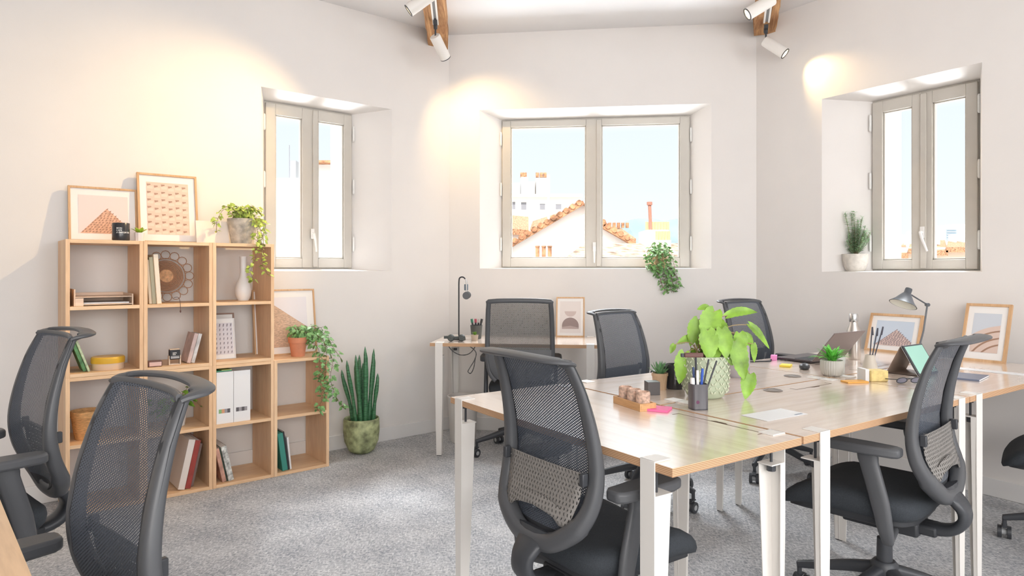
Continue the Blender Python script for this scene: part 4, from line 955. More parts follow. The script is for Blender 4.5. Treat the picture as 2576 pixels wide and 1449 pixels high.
# the big plant
t = thing('potted_plant', 'large bright green leafy plant in a textured green pot on the desks', 'plant', TB, .800, .565, Z)
M_gpot = mat('green_leaf_glaze', (.44, .50, .36), .5)
prf = [(0, 0), (.055, 0), (.068, .008), (.083, .04), (.086, .10), (.083, .150), (.080, .158), (.074, .158), (.072, .12), (0, .12)]
MB().lathe(prf, 48).build('pot', M_gpot, t, smooth=50)
rel = MB()
for j in range(9):
    for i in range(15):
        a = 6.283*(i+.5*(j % 2))/15; z = .022+.0155*j; r = .0765+.010*math.sin(min(1, z/.09)*1.57)
        for s_ in (-1, 1):
            c = Vector((r*math.cos(a), r*math.sin(a), z)); tn = Vector((-math.sin(a), math.cos(a), 0)); nn = Vector((math.cos(a), math.sin(a), 0))
            d = (tn*s_*.75+Vector((0, 0, 1))).normalized(); sd = d.cross(nn)
            q = [c+nn*.001, c+d*.008+sd*.0034+nn*.003, c+d*.019+nn*.001, c+d*.008-sd*.0034+nn*.003, c+d*.009+nn*.0055]
            rel.add(q, [(0, 1, 4), (1, 2, 4), (2, 3, 4), (3, 0, 4)])
rel.build('leaf_relief', mat('pale_green_relief', (.60, .64, .48), .5), t, smooth=0)
MB().lathe([(0, .149), (.04, .147), (.0745, .145)], 24).build('soil', M_soil, t)
BIG = [0, .5, .86, .78, 1, .82, .86, .60, .42, .16, 0]
L = MB(); St = MB(); rnd = random.Random(21)
bl = [  # where each blade joins its stalk (across, away, above the desk), direction, length, half width
    (.010, 0, .338, -1, 0, .15, .045, .014), (.033, -.01, .325, -.5, -.2, -.9, .115, .042), (.085, .0, .308, 1, 0, .45, .135, .020), (-.027, 0, .292, -.4, 0, -1, .088, .029),
    (-.05, .01, .222, -1, 0, -.12, .062, .015), (-.117, .0, .198, -.6, 0, -1, .032, .012), (-.005, -.05, .255, 0, -.3, -1, .096, .038), (.048, -.05, .260, .1, -.3, -1, .092, .033),
    (.123, -.02, .243, .1, 0, -1, .072, .029), (.096, -.05, .214, .25, -.2, -1, .122, .035), (.168, .0, .273, .8, 0, -.65, .105, .017), (.183, .0, .200, .05, 0, -1, .058, .013),
    (.150, .01, .234, .7, 0, -.7, .060, .021), (.156, -.04, .092, -.35, -.2, -1, .080, .029), (-.084, -.02, .168, -.25, -.1, -1, .098, .031), (.010, .03, .280, -.3, .3, -1, .092, .036),
    (.063, .04, .278, .4, .3, -.9, .085, .031), (.03, -.03, .215, -.2, -.5, -.9, .075, .028), (.065, -.03, .200, .3, -.5, -.9, .07, .024)]
for x, y, z, dx, dy, dz, ln, wd in bl:
    p = Vector((x, y, z)); q0 = Vector((x*.2, y*.2, .14)); mid = Vector((x*.45, y*.5, max(.16, z*.72+.06)))
    St.tube(smoothpath([q0, mid, p], 6), [.0019]*12+[.0012], 6)
    broad_leaf(L, p, (dx, dy, dz), (-.1, -1, .55), ln*.92, wd*1.22, int(x*1000)+int(z*100)+3, .32)
for i in range(26):
    a = rnd.uniform(0, 6.28); r = rnd.uniform(.0, .05); p = Vector((r*math.cos(a), r*math.sin(a), .14)); 
    St.tube([p, p+Vector((rnd.uniform(-.03, .03), rnd.uniform(-.03, .03), rnd.uniform(.04, .10)))], .0016, 5)
    leaf(L, p+Vector((0, 0, .02)), (rnd.uniform(-1, 1), rnd.uniform(-1, 1), .8), (0, 0, 1), .05, .014, HEART, .2, .4)
L2 = L.build('foliage', mat('glowing_leaf', (.23, .42, .045), .45, var=.4, scale=18), t, smooth=70); s2 = St.build('stem', mat('pink_brown_stem', (.36, .26, .14), .6), t)
for o in (L2, s2): o.rotation_euler = (0, 0, -TB.a)
# pencil cup
t = thing('pen_cup', 'square dark grey pen cup in front of the large green plant', 'pen cup', TB, .602, .432, Z, -26)
w_ = .029
b = MB().slab([(x*w_*2, y*w_*1.8) for x, y in rrect(.22, 3)], 0, .004); ro = [(x*w_*2, y*w_*1.8) for x, y in rrect(.22, 3)]; n = len(ro)
v = [(x, y, 0) for x, y in ro]+[(x, y, .088) for x, y in ro]+[(x*.93, y*.93, .088) for x, y in ro]+[(x*.93, y*.93, .006) for x, y in ro]
b.add(v, [(k*n+i, k*n+(i+1) % n, (k+1)*n+(i+1) % n, (k+1)*n+i) for k in range(3) for i in range(n)]+[tuple(range(3*n, 4*n))])
b.build('cup', mat('dark_grey_metal', (.11, .105, .115), .35, var=.15, scale=10, stretch=(4, 4, .3)), t)
MB().cyl((-.012, -.0262, .028), (-.012, -.0268, .028), .006, n=16).build('pink_dot', mat('faded_magenta', (.12, .03, .08), .5), t)
def pen(label, x0, y0, x1, y1, z1, r, m_, tipm=None, name='pen', cat='pen', fr=TB, bx=.602, by=.432, z0=.010, capm=None):
    t = thing(name, label, cat, fr, bx, by, Z, -math.degrees(fr.a) if fr is TB else 0)
    a, b_ = Vector((x0, y0, z0)), Vector((x1, y1, z1)); MB().cyl(a, a+(b_-a)*.86, r, n=10).build('barrel', m_, t)
    MB().cyl(a+(b_-a)*.8, b_, r*1.12, r*.95, 10).build('cap', capm or m_, t); return t
M_blue = mat('blue_plastic', (.03, .10, .48), .35)
pen('blue pen in the square pen cup, right of the white pen', .006, -.004, .014, -.006, .140, .0045, M_blue)
pen('dark blue pen in the square pen cup, left of the white pen', -.008, .006, -.014, .008, .143, .0040, mat('navy_plastic', (.04, .07, .18), .35))
pen('white pen in the square pen cup, between the blue pens', -.002, -.008, -.003, -.004, .134, .0048, M_white)
pen('short white marker, leftmost in the square pen cup', -.018, -.006, -.021, -.006, .108, .0075, M_white)
pen('thin black pencil tilted right in the square pen cup', .006, .004, .040, .01, .170, .0030, M_black)
pen('long black pencil tilted far right in the square pen cup', .010, .0, .068, .01, .165, .0030, M_black)
t = thing('hand_tool', 'dark T-shaped tool with a reddish brown crossbar standing in the pen cup', 'tool', TB, .602, .432, Z, -math.degrees(TB.a))
MB().cyl((.0, .012, .010), (-.004, .014, .176), .0040, n=10).build('shaft', M_black, t)
MB().box(-.044, .022, .008, .020, .176, .192).build('crossbar', mat('reddish_brown', (.13, .055, .045), .5), t, .003)
MB().box(-.056, -.0442, .009, .019, .177, .190).build('tip', M_black, t, .002)
# sheet with small mark
def sheet(label, x, y, w_, d_, rz, mark=True):
    t = thing('paper_sheet', label, 'paper', TB, x, y, Z+.0006, rz); MB().box(-w_/2, w_/2, -d_/2, d_/2, 0, .0008).build('sheet', M_paper, t)
    if mark:
        b = MB(); rnd = random.Random(5)
        for k in range(5): xx = w_/2-.050+k*.0078; b.box(xx, xx+.006, -d_/2+.010, -d_/2+.010+rnd.uniform(.005, .009), .0008, .0011)
        b.build('printed_mark', mat('blue_grey_ink', (.25, .30, .38), .6), t)
sheet('white card with a small blue mark on the near middle desk', .735, .225, .205, .105, -3)
sheet('white card with a small dark mark at the far right of the desks', 2.42, .215, .075, .29, 4)
# cable outlets
for (x, y, lb) in ((1.127, .500, 'dark round cable outlet in the near middle desk'), (1.517, .668, 'dark round cable outlet in the far middle desk')):
    t = thing('cable_outlet', lb, 'cable outlet', TB, x, y, Z+.0002, 0, 'round cable outlets in the desktops')
    MB().lathe([(.020, 0), (.036, 0), (.037, .0015), (.034, .003), (.020, .003)], 28).build('ring', mat('brown_grey_plastic', (.20, .17, .15), .4), t)
    MB().lathe([(0, .0002), (.022, .0002), (.0225, .0022), (0, .0022)], 24).build('cap', mat('grey_plastic', (.36, .34, .32), .4), t)
# grey vase behind the big plant
t = thing('grey_pot', 'plain grey pot partly hidden behind the large green plant', 'pot', TB, 1.30, .80, Z)
MB().lathe([(0, 0), (.042, 0), (.050, .01), (.055, .06), (.052, .155), (.048, .157), (.046, .15), (.044, .01), (0, .01)], 30).build('pot', mat('lilac_grey_stone', (.42, .39, .41), .8, bump=.2), t)
# laptop
t = thing('laptop', 'dark open laptop on the far desk seen from behind, its lid leaning to the right', 'laptop', TB, 2.10, .848, Z, 180)
M_lap = mat('dark_aluminium', (.075, .065, .07), .35, .4)
MB().box(-.145, .145, -.20, 0, .004, .016).build('keyboard_base', M_lap, t, .003)
kb = MB()
for r_ in range(5):
    for c in range(13): kb.box(-.125+c*.0195, -.125+c*.0195+.0165, -.105+r_*.0185, -.105+r_*.0185+.0155, .016, .0172)
kb.build('keys', M_black2, t)
lid = MB().box(-.145, .145, 0, .006, 0, .195).build('screen_lid', mat('lid_taupe', (.20, .155, .145), .4), t, .003, loc=(0, .002, .014), rot=(-R(38), 0, 0))
MB().box(-.137, .137, -.0006, .0001, .012, .185).build('display', M_glass_dark, lid)
# mouse
t = thing('computer_mouse', 'black computer mouse on the far desk near the yellow notes', 'mouse', TB, 1.765, .765, Z, 30)
MB().ball((0, 0, .012), .036, 24, sc=(1.1, .68, .50)).build('shell', M_black, t); MB().box(.004, .02, -.003, .003, .025, .0275).build('scroll_wheel', M_black2, t)
# ribbed pot with grass-like plant
t = thing('potted_grass', 'spiky bright green plant in a ribbed white pot on the far desks', 'plant', TB, 1.683, .578, Z)
MB().lathe([(0, 0), (.036, 0), (.045, .010), (.049, .035), (.049, .068), (.045, .071), (.043, .063), (0, .060)], 128, wob=lambda a, z: .022*math.sin(30*a)).build('pot', mat('greige_ceramic', (.56, .54, .49), .6), t, smooth=60)
MB().lathe([(0, .064), (.043, .062)], 20).build('soil', M_soil, t)
L = MB(); rnd = random.Random(14)
for i in range(75):
    a = rnd.uniform(0, 6.28); e = rnd.uniform(.45, 2.4); leaf(L, (rnd.uniform(-.015, .015), rnd.uniform(-.015, .015), .068), (math.cos(a), math.sin(a), e), (0, 0, 1), rnd.uniform(.07, .125), .0058, BLADE, .35, .35)
L.build('foliage', mat('grass_green', (.15, .58, .08), .45, var=.4, scale=30), t)
t = thing('cup', 'small translucent pale cup behind the ribbed white pot', 'cup', TB, 1.80, .615, Z)
MB().lathe(cup_prof(.026, .030, .075), 28).build('body', mat('frosted_glass', (.72, .74, .70), .35, trans=.3), t)
# reed diffuser vase
t = thing('reed_vase', 'beige bottle-shaped vase with dark sticks behind the yellow cube', 'vase', TB, 1.885, .512, Z)
MB().lathe([(0, 0), (.030, 0), (.035, .005), (.032, .03), (.023, .065), (.020, .088), (.017, .088), (.018, .065), (.027, .02), (0, .015)], 30).build('body', mat('sand_ceramic', (.62, .56, .48), .6), t)
for i, (dx, dy, h_, nm) in enumerate(((.016, .0, .212, 'thin dark reed stick leaning slightly right, leftmost of three in the beige vase'), (.046, .01, .206, 'dark reed stick in the middle of the three in the beige vase'), (.060, -.01, .214, 'dark reed stick leaning farthest right in the beige vase'))):
    s_ = MB().cyl((-.006+.004*i, 0, .012), (dx-.006, dy, h_), .0022, .0030, 8).cyl((dx*.8, dy*.8, h_*.84), (dx-.005, dy, h_+.004), .0042, .0035, 8).build('reed_stick', mat('dark_reed', (.07, .07, .09), .8))
    tag(place(s_, TB, 1.885, .512, Z, -math.degrees(TB.a)), nm, 'reed stick', 'reed sticks in the beige vase')
# tablet
t = thing('tablet', 'tablet with a mint green screen propped on a brown folding cover', 'tablet', TB, 2.062, .334, Z, 0)
lid = MB().box(-.092, .092, 0, .008, 0, .150).build('slab', M_black, t, .003, loc=(0, 0, .004), rot=(R(-30), 0, 0))
MB().box(-.083, .083, -.0008, .0001, .010, .142).build('screen', mat('mint_screen', (.33, .60, .50), .35, em=.14), lid)
MB().box(-.092, .092, .008, .0095, 0, .150).build('grey_back', mat('silver_back', (.5, .5, .5), .4), lid)
MB().add([(-.09, .085, .125), (.09, .085, .125), (.09, .145, .001), (-.09, .145, .001), (-.09, .087, .127), (.09, .087, .127), (.09, .149, .001), (-.09, .149, .001), (-.09, .004, .001), (.09, .004, .001), (-.09, .004, .003), (.09, .004, .003), (-.09, .145, .003), (.09, .145, .003)],
  [(0, 1, 2, 3), (7, 6, 5, 4), (0, 4, 5, 1), (0, 3, 7, 4), (1, 5, 6, 2), (8, 9, 2, 3), (10, 12, 13, 11)]).build('folding_cover', mat('brown_leather', (.24, .17, .13), .6), t, smooth=0)
# glasses
t = thing('eyeglasses', 'dark framed eyeglasses lying on the near desk by the right chair', 'glasses', TB, 1.735, .270, Z, -26)
for s_ in (-1, 1):
    o = [(s_*.033+.024*math.cos(R(a)), -.006*math.sin(R(a)), .016+.0125*math.sin(R(a))) for a in range(0, 360, 24)]
    MB().tube(o, .0020, 6, closed=True).build('rim', M_black, t)
    MB().poly(o).build('lens', mat('tinted_lens', (.20, .20, .25), .1), t)
    MB().tube([(s_*.056, 0, .020), (s_*.060, .06, .014), (s_*.054, .12, .003)], .0020, 6).build('temple', M_black, t)
MB().tube([(-.010, 0, .019), (0, -.002, .022), (.010, 0, .019)], .0018, 6).build('bridge', M_black, t)
# dark notebook right of the chair
t = thing('notebook', 'dark blue-grey notebook on the desk just right of the right chair', 'notebook', TB, 2.13, .205, Z, 10)
MB().box(-.095, .095, -.06, .06, 0, .008).build('cover', mat('slate_cover', (.15, .17, .24), .4), t, .001); MB().box(-.092, .094, -.0605, .058, .0015, .0065).build('pages', M_paper, t)
# phone / cable by the far chair
o = MB().tube(smoothpath([(-.16, .02, .004), (-.08, .05, .004), (0, .03, .004), (.07, .0, .004), (.13, .03, .004), (.20, .0, .004)], 6), .0035, 6).build('cable', M_black2); tag(place(o, TB, 1.78, 1.015, Z, 0), 'black cable lying along the far edge of the desks', 'cable')
# steel bottle
t = thing('steel_bottle', 'brushed steel bottle behind the open laptop', 'bottle', TB, 2.315, .825, Z)
MB().lathe([(0, 0), (.034, 0), (.036, .004), (.036, .135), (.033, .155), (.022, .185), (.0195, .200), (0, .200)], 32).build('body', mat('brushed_steel', (.62, .58, .54), .28, .9), t, smooth=50)
MB().lathe([(0, .201), (.021, .201), (.0225, .206), (.0225, .238), (.019, .246), (0, .247)], 24).build('cap', mat('cap_steel', (.70, .70, .70), .22, .9), t, smooth=50)
# desk lamp
t = thing('desk_lamp', 'dark grey desk lamp with tilted cone shade beside the right wall', 'lamp', TB, 2.60, .66, Z, -math.degrees(TB.a))
M_lamp = mat('slate_lamp_metal', (.10, .11, .125), .4)
MB().lathe([(0, 0), (.075, 0), (.078, .004), (.078, .014), (.070, .020), (0, .022)], 32, M=Matrix.Translation((0, 0, 0))).build('base', M_lamp, t, smooth=45)
E1, E2 = Vector((.102, .03, .290)), Vector((-.012, -.015, .345))
b = MB().tube([(.035, .01, .02), (.075, .02, .15), tuple(E1)], .0045, 8).cyl(E1-Vector((0, .01, 0)), E1+Vector((0, .01, 0)), .010); b.build('upright', M_lamp, t)
MB().tube([tuple(E1), tuple(E2)], .004, 8).build('arm', M_lamp, t)
ax = Vector((.42, .12, .90)).normalized(); M4 = Matrix.Translation(E2+Vector((-.018, 0, .020))) @ ax.to_track_quat('Z', 'Y').to_matrix().to_4x4() @ Matrix.Scale(.80, 4)
MB().lathe([(0, .022), (.020, .020), (.022, .012), (.022, -.015), (.030, -.024), (.040, -.040), (.062, -.075), (.085, -.098), (.0865, -.099), (.060, -.070), (.038, -.036), (.026, -.020), (0, -.016)], 40, M=M4).build('lamp_shade', M_lamp, t, smooth=50)
MB().lathe([(0, -.020), (.023, -.0235), (.0345, -.0395), (.0565, -.0735), (.0815, -.0995)], 36, M=M4).build('shade_lining', mat('cream_enamel', (.72, .73, .66), .5), t, smooth=50)
MB().ball(M4 @ Vector((0, 0, -.045)), .018, 14).build('bulb', M_white, t)

# back desk
t = thing('headphone_stand', 'thin black hooked stand on the narrow desk at the back', 'headphone stand', BW, .178, -.50, Z, 6.8)
P = smoothpath([(0, 0, .01), (0, 0, .30), (.001, 0, .405), (.010, 0, .428), (.030, 0, .430), (.044, 0, .418)], 5)
MB().tube(P, .0048, 8).build('pole', M_black2, t); MB().lathe([(0, 0), (.045, 0), (.047, .004), (.045, .010), (0, .012)], 28).build('base', M_black2, t)
t = thing('headphones', 'grey headphones hanging from the thin black stand', 'headphones', BW, .178, -.50, Z+.33, 6.8)
P = [(.050+.012*math.cos(R(a)), .055*math.sin(R(a))*1.0, .02+.075*math.cos(R(a))) for a in range(-90, 91, 15)]
P = [(.046+.010*abs(math.sin(R(a))), .050*math.sin(R(a)), .005+.082*math.cos(R(a))) for a in range(-110, 111, 10)]
MB().tube(P, .0042, 6).build('headband', mat('light_grey_band', (.55, .54, .53), .4), t)
for s_ in (-1, 1): MB().cyl((.055, s_*.042, -.025), (.055, s_*.058, -.025), .026, n=20).build('ear_cup', M_frame_p, t, .002)
MB().box(.038, .064, -.025, .010, .010, .052).build('control_box', mat('slate_blue', (.12, .16, .20), .4), t, .003)
t = thing('binoculars', 'black binocular-shaped object lying on the narrow desk at its left end', 'binoculars', BW, .185, -.615, Z, 6.8)
b = MB()
for s_ in (-.036, .036): b.ball((s_, -.01, .024), .024, 18, sc=(1.05, .9, 1)).cyl((s_, -.03, .024), (s_, .035, .024), .017, n=16)
b.box(-.036, .036, -.008, .012, .014, .032).box(-.085, -.05, -.006, .010, .018, .036)
b.build('body', mat('dark_slate_rubber', (.06, .07, .07), .6), t)
t = thing('pen_cup', 'black mesh pen cup with markers on the narrow desk at the back', 'pen cup', BW, .288, -.43, Z, 6.8)
MB().lathe(cup_prof(.034, .043, .095, .002), 28).build('cup', mat('dark_wire', (.10, .105, .10), .5), t)
for x, y, c, nm in ((-.022, 0, (.04, .22, .13), 'green'), (-.004, .005, (.55, .10, .14), 'red'), (.012, .0, (.62, .58, .56), 'pale'), (.026, .003, (.06, .06, .06), 'black')):
    t2 = thing('marker_pen', '%s-capped marker in the black mesh pen cup on the back desk' % nm, 'marker', BW, .288, -.43, Z, 6.8)
    MB().cyl((x*.6, y, .006), (x*1.3, y, .115), .0065, n=12).build('barrel', M_black, t2); MB().cyl((x*1.3, y, .112), (x*1.5, y, .138), .0085, n=12).build('cap', mat('marker_'+nm, c, .4), t2)
t = thing('tiny_succulent', 'tiny green succulent in a beige cup in front of the marker pens', 'plant', BW, .300, -.565, Z, 0)
MB().lathe(cup_prof(.020, .026, .040), 24).build('pot', mat('beige_concrete', (.52, .43, .34), .8), t)
L = MB()
for i in range(14):
    a = i*2.4; leaf(L, (0, 0, .036), (math.cos(a), math.sin(a), .5+.1*i), (0, 0, 1), .026, .007, OVAL, .4, -.2)
L.build('foliage', M_green, t)
# cable loop below the back desk
o = MB().tube(smoothpath([(.12, -.60, .715), (.15, -.58, .67), (.20, -.55, .64), (.26, -.55, .65), (.30, -.55, .70), (.27, -.56, .715), (.22, -.56, .712), (.27, -.57, .70), (.31, -.57, .66), (.30, -.57, .61), (.27, -.57, .56), (.255, -.57, .53), (.275, -.57, .52), (.295, -.57, .56), (.305, -.57, .62)], 6), .0032, 6).build('power_cable', mat('speckled_cord', (.12, .12, .12), .6, var=.9, scale=70))
tag(put(o, BW), 'black and white cable looping below the narrow desk', 'cable')
# waste bin
t = thing('waste_bin', 'white waste bin standing under the narrow desk by its left leg', 'bin', BW, .175, -.34, 0)
MB().lathe([(0, 0), (.085, 0), (.090, .006), (.108, .31), (.112, .315), (.112, .325), (.104, .325), (.086, .012), (0, .010)], 36).build('bin_body', mat('off_white_plastic', (.76, .72, .68), .5), t, smooth=50)
# radiator pipe duct on the back wall

# ------------------------------------------------------------------ the town outside
M_ext = mat('sunlit_render', (.80, .78, .75), .9); M_ext2 = mat('cream_render', (.78, .68, .56), .9)
M_extwin = mat('shaded_window', (.20, .20, .22), .4)
M_tile = mat('roman_tiles', (.33, .165, .09), .9, var=.65, scale=9, stretch=(1.6, 1.6, 1.6), bump=.8, bscale=20)
M_tilerow = mat('tile_edge', (.32, .155, .08), .9, var=.65, scale=6)
def ext_box(root, name, x0, x1, top, bot, d, depth, m_):
    """wall block: front face at distance d spanning given sight-line columns, real depth behind"""
    a, b_ = at(x0, top, d), at(x1, bot, d)
    return MB().box(a.x, b_.x, d, d+depth, b_.z, a.z).build(name, m_, root, smooth=0)
def ext(name, label, cat): return tag_e(name, label, cat)
def tag_e(name, label, cat):
    o = bpy.data.objects.new(name, None); C.objects.link(o); return tag(o, label, cat)
b = MB().box(-400, 400, 7, 1200, -13, -12.5); b.build('ground', mat('city_ground', (.6, .55, .5), .9), smooth=0)['kind'] = 'structure'
# gabled house with tile verge
t = tag_e('house', 'white gabled house with a rising tiled roof edge, in the left pane', 'building'); d = 20
g = [at(x, y, d) for x, y in ((1180, 680), (1287, 622), (1468, 516), (1514, 574), (1590, 618), (1590, 1700), (1180, 1700))]
MB().prism([(p.x, p.z) for p in g], d, d+9).build('gable_wall', M_ext, t, smooth=0)
for a, c in (((1180, 684), (1468, 514)), ((1468, 514), (1514, 573)), ((1514, 573), (1592, 618))):
    p, q = at(*a, d), at(*c, d); u = (q-p).normalized(); n_ = Vector((-u.z, 0, u.x)); b = MB()
    v = [p-n_*.02, q-n_*.02, q+n_*.10, p+n_*.10]; b.add([tuple(k+Vector((0, dy, 0))) for dy in (-.25, 9.2) for k in v], [(0, 1, 2, 3), (7, 6, 5, 4), (0, 4, 5, 1), (3, 2, 6, 7), (0, 3, 7, 4), (1, 5, 6, 2)])
    N = int((q-p).length/.22)
    for i in range(N):
        c_ = p+u*(.22*(i+.5))+n_*.10; b.cyl(c_+Vector((0, -.28, 0)), c_+Vector((0, .5, 0)), .085, n=8)
    b.build('tiled_roof', M_tilerow, t, smooth=0)
# low tiled roof across the bottom of the panes
t = tag_e('rooftop', 'broad pale tiled roof across the bottom of the middle window', 'building'); d = 14
a, b_ = at(1395, 668, d), at(1800, 668, d); c1, c2 = at(1830, 612, d+5), at(1470, 612, d+5)
v = [a, b_, c2, c1]; bb = MB(); bb.add([tuple(k) for k in (a, b_, c1, c2)]+[tuple(k-Vector((0, 0, .3))) for k in (a, b_, c1, c2)], [(0, 1, 2, 3), (7, 6, 5, 4), (0, 4, 5, 1), (1, 5, 6, 2), (2, 6, 7, 3), (3, 7, 4, 0)])
M_ptile = mat('pale_tiles', (.42, .27, .18), .9, var=.75, scale=5, stretch=(1, .4, 1), bump=.8, bscale=12); bb.build('tiled_roof', M_ptile, t, smooth=0)
MB().box(a.x, b_.x, d+.3, d+4.6, -12.5, a.z-.1).build('walls', M_ext, t, smooth=0)
t = tag_e('parapet', 'low white parapet carrying three small orange vent pots', 'wall'); ext_box(t, 'masonry', 1335, 1398, 648, 1600, 12.85, .3, M_ext)
for i, x in enumerate((1352, 1368, 1383)):
    p = at(x, 648, 13); o = MB().cyl(p, p+Vector((0, 0, .20)), .040, n=10).cyl(p+Vector((0, 0, .20)), p+Vector((0, 0, .23)), .048, n=10).build('chimney_pot', M_tilerow)
    tag(o, '%s of three small orange vent pots low in the left pane' % ('leftmost', 'middle one', 'rightmost')[i], 'chimney pot', 'small orange vent pots')
# distant flat-topped building with chimneys
t = tag_e('apartment_building', 'white flat-topped building with small windows, in the left pane', 'building'); d = 45
ext_box(t, 'walls', 1180, 1462, 492, 1000, d, 14, M_ext); ext_box(t, 'cornice', 1175, 1466, 488, 495, d-.5, 15, M_ext2)
for x0, x1, y0, y1 in ((1288, 1296, 508, 526), (1311, 1324, 509, 527), (1358, 1371, 513, 527), (1398, 1412, 514, 526)): ext_box(t, 'window', x0, x1, y0, y1, d-.03, .1, M_extwin)
ext_box(t, 'roof_block', 1310, 1328, 445, 490, d+2, 3, mat('weathered_render', (.42, .42, .41), .9, var=.3, scale=2)); ext_box(t, 'roof_block', 1328, 1346, 457, 490, d+2, 3, M_ext2); ext_box(t, 'roof_block', 1348, 1376, 447, 490, d+2, 3, mat('weathered_render', (.42, .42, .41), .9, var=.3, scale=2)); ext_box(t, 'roof_block', 1288, 1308, 460, 490, d+2, 2, mat('blue_grey_panel', (.45, .52, .58), .8))
for x in (1313, 1321, 1352, 1362, 1371): ext_box(t, 'chimney', x-4, x+4, 434, 446, d+2.5, .3, M_tilerow)
p = at(1380, 600, 29); o = MB().cyl(p, at(1380, 440, 29), .06, n=8).build('mast', mat('pinkish_pole', (.62, .50, .45), .8)); MB().cyl(at(1380, 1100, 29), p, .10, n=8).build('mast_foot', M_ext, o)
tag(o, 'thin pale mast in front of the flat-topped building', 'mast')
t = tag_e('house', 'small house with reddish tiled roofs at the left of the left pane', 'building'); d = 30
ext_box(t, 'walls', 1150, 1420, 580, 1300, d, 8, M_ext)
for (x0, y0, x1, y1, x2, y2, x3, y3) in ((1270, 575, 1330, 578, 1330, 545, 1270, 540), (1330, 585, 1410, 560, 1405, 535, 1340, 556)):
    q = [at(x0, y0, d-.2), at(x1, y1, d-.2), at(x2, y2, d+3), at(x3, y3, d+3)]; MB().add([tuple(k) for k in q]+[tuple(k-Vector((0, 0, .25))) for k in q], [(0, 1, 2, 3), (7, 6, 5, 4), (0, 4, 5, 1), (1, 5, 6, 2), (2, 6, 7, 3), (3, 7, 4, 0)]).build('tiled_roof', M_tile, t, smooth=0)
# right pane
t = tag_e('rooftop', 'orange tiled roof with a row of pots at the left of the right pane', 'building'); d = 28
q = [at(1480, 598, d), at(1600, 600, d), at(1560, 572, d+3), at(1480, 565, d+3)]; MB().add([tuple(k) for k in q]+[tuple(k-Vector((0, 0, .25))) for k in q], [(0, 1, 2, 3), (7, 6, 5, 4), (0, 4, 5, 1), (1, 5, 6, 2), (2, 6, 7, 3), (3, 7, 4, 0)]).build('tiled_roof', M_tile, t, smooth=0)
ext_box(t, 'walls', 1470, 1596, 599, 1500, d+.3, 3, M_ext)
for i in range(6): ext_box(t, 'chimney_pot', 1520+i*11, 1527+i*11, 560, 573, d+2.5, .15, M_tilerow)
t = tag_e('chimney_stack', 'wide chimney stack with terracotta pots and a tall rusty pipe, right pane', 'chimney'); d = 18
ext_box(t, 'masonry', 1628, 1682, 578, 628, d, 1.2, M_ext)
for i in range(8):
    a = at(1627+i*7.6, 580, d+.4); MB().cyl(a, a+Vector((0, 0, .24)), .038, n=8).build('chimney_pot', mat('ochre_pot', (.66, .42, .18), .9), t)
for i in range(5):
    a = at(1652+i*7.6, 606, d-.15); MB().cyl(a, a+Vector((0, 0, .26)), .038, n=8).build('chimney_pot', mat('ochre_pot', (.66, .42, .18), .9), t)
ext_box(t, 'lower_masonry', 1640, 1688, 604, 632, d-.3, .4, M_ext2)
a = at(1637, 580, d+.3); MB().cyl(a, at(1634, 512, d+.3), .045, n=10).cyl(at(1634, 516, d+.3), at(1634, 508, d+.3), .075, n=10).build('tall_pipe', mat('rusty_pipe', (.30, .14, .10), .9), t)
# hills
b = MB(); v = []; pr = [(1380, 640), (1480, 612), (1540, 580), (1575, 556), (1600, 550), (1640, 549), (1670, 556), (1710, 549), (1760, 560), (1900, 600), (2100, 640), (2300, 650)]
v = [at(x, y, 900) for x, y in pr]; n = len(v)
b.add([tuple(k) for k in v]+[(k.x, 700, -12) for k in v]+[(k.x, 1100, -12) for k in v], [(i, i+n, i+n+1, i+1) for i in range(n-1)]+[(i, i+1, i+2*n+1, i+2*n) for i in range(n-1)])
b.build('hills', mat('hazy_hill', (.16, .215, .225), .95, var=.15, scale=.02), smooth=0)['kind'] = 'structure'
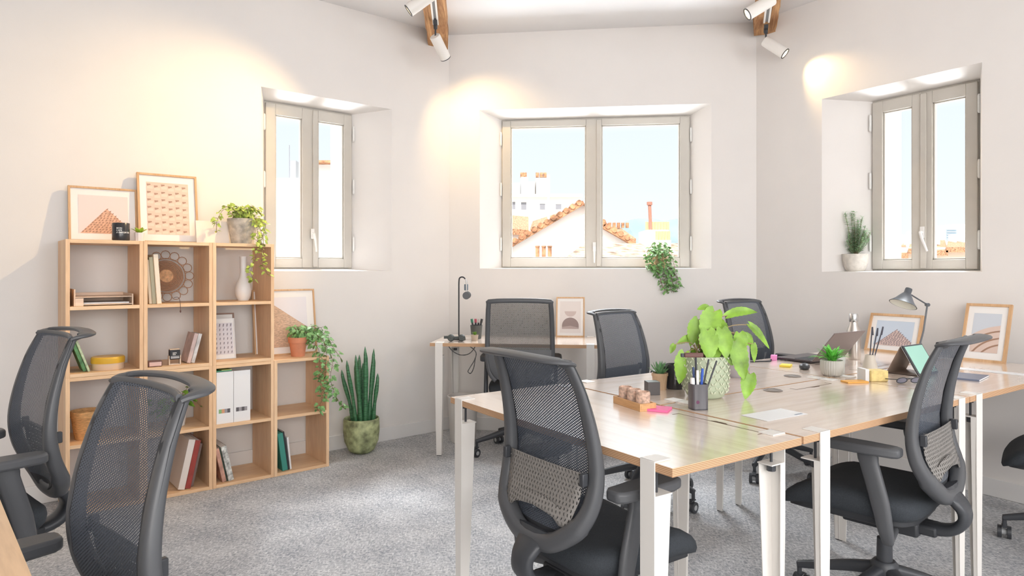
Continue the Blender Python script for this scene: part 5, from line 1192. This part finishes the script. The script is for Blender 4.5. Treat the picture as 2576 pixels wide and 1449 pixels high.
# seen through the left window
t = tag_e('building', 'white building filling the panes of the left window', 'building'); d = 15
fr = Frame((at(690, 700, d).x, d), 0)
ext_box(t, 'walls', 560, 765, 448, 2500, d, 6, M_ext)
ext_box(t, 'roof_aerial_box', 730, 744, 404, 447, d+1, .3, mat('grey_box', (.30, .31, .32), .8)); a = at(728, 448, d+1); MB().cyl(a, at(728, 365, d+1), .009, n=6).build('aerial', M_extwin, t)
t = tag_e('building', 'tall pale building with a tiled eave, right pane of the left window', 'building'); d = 22
ext_box(t, 'walls', 766, 900, 408, 2500, d, 6, M_ext); ext_box(t, 'eave', 764, 902, 403, 409, d-.4, 7, M_tilerow)
ext_box(t, 'ledge', 766, 900, 569, 571, d-.1, .1, M_ext2); ext_box(t, 'window', 816, 823, 604, 621, d-.05, .1, M_extwin)
# seen through the right window
t = tag_e('high_rise', 'distant blue-grey high-rise in the right window', 'building'); d = 200
ext_box(t, 'tower', 2381, 2410, 572, 900, d, 20, mat('pale_blue_concrete', (.50, .60, .66), .9)); ext_box(t, 'tower_wing', 2398, 2440, 564, 900, d+10, 20, M_ext)
for i in range(5): ext_box(t, 'window_band', 2382, 2409, 576+i*6, 578+i*6, d-.5, .6, mat('band_grey', (.30, .36, .42), .6))
t = tag_e('rooftop', 'low orange rooftops at the bottom of the right window', 'building'); d = 40
ext_box(t, 'walls', 2180, 2500, 622, 1600, d, 12, M_ext2)
for x0, x1, y0 in ((2180, 2285, 612), (2285, 2345, 600), (2348, 2385, 604), (2380, 2450, 596)):
    q = [at(x0, y0+26, d-.5), at(x1, y0+26, d-.5), at(x1-8, y0, d+5), at(x0+8, y0, d+5)]; MB().add([tuple(k) for k in q]+[tuple(k-Vector((0, 0, .3))) for k in q], [(0, 1, 2, 3), (7, 6, 5, 4), (0, 4, 5, 1), (1, 5, 6, 2), (2, 6, 7, 3), (3, 7, 4, 0)]).build('tiled_roof', M_tile, t, smooth=0)
for x in (2268, 2290, 2362, 2404, 2425): ext_box(t, 'chimney', x-3, x+3, 590, 615, d+2, .6, M_ext)
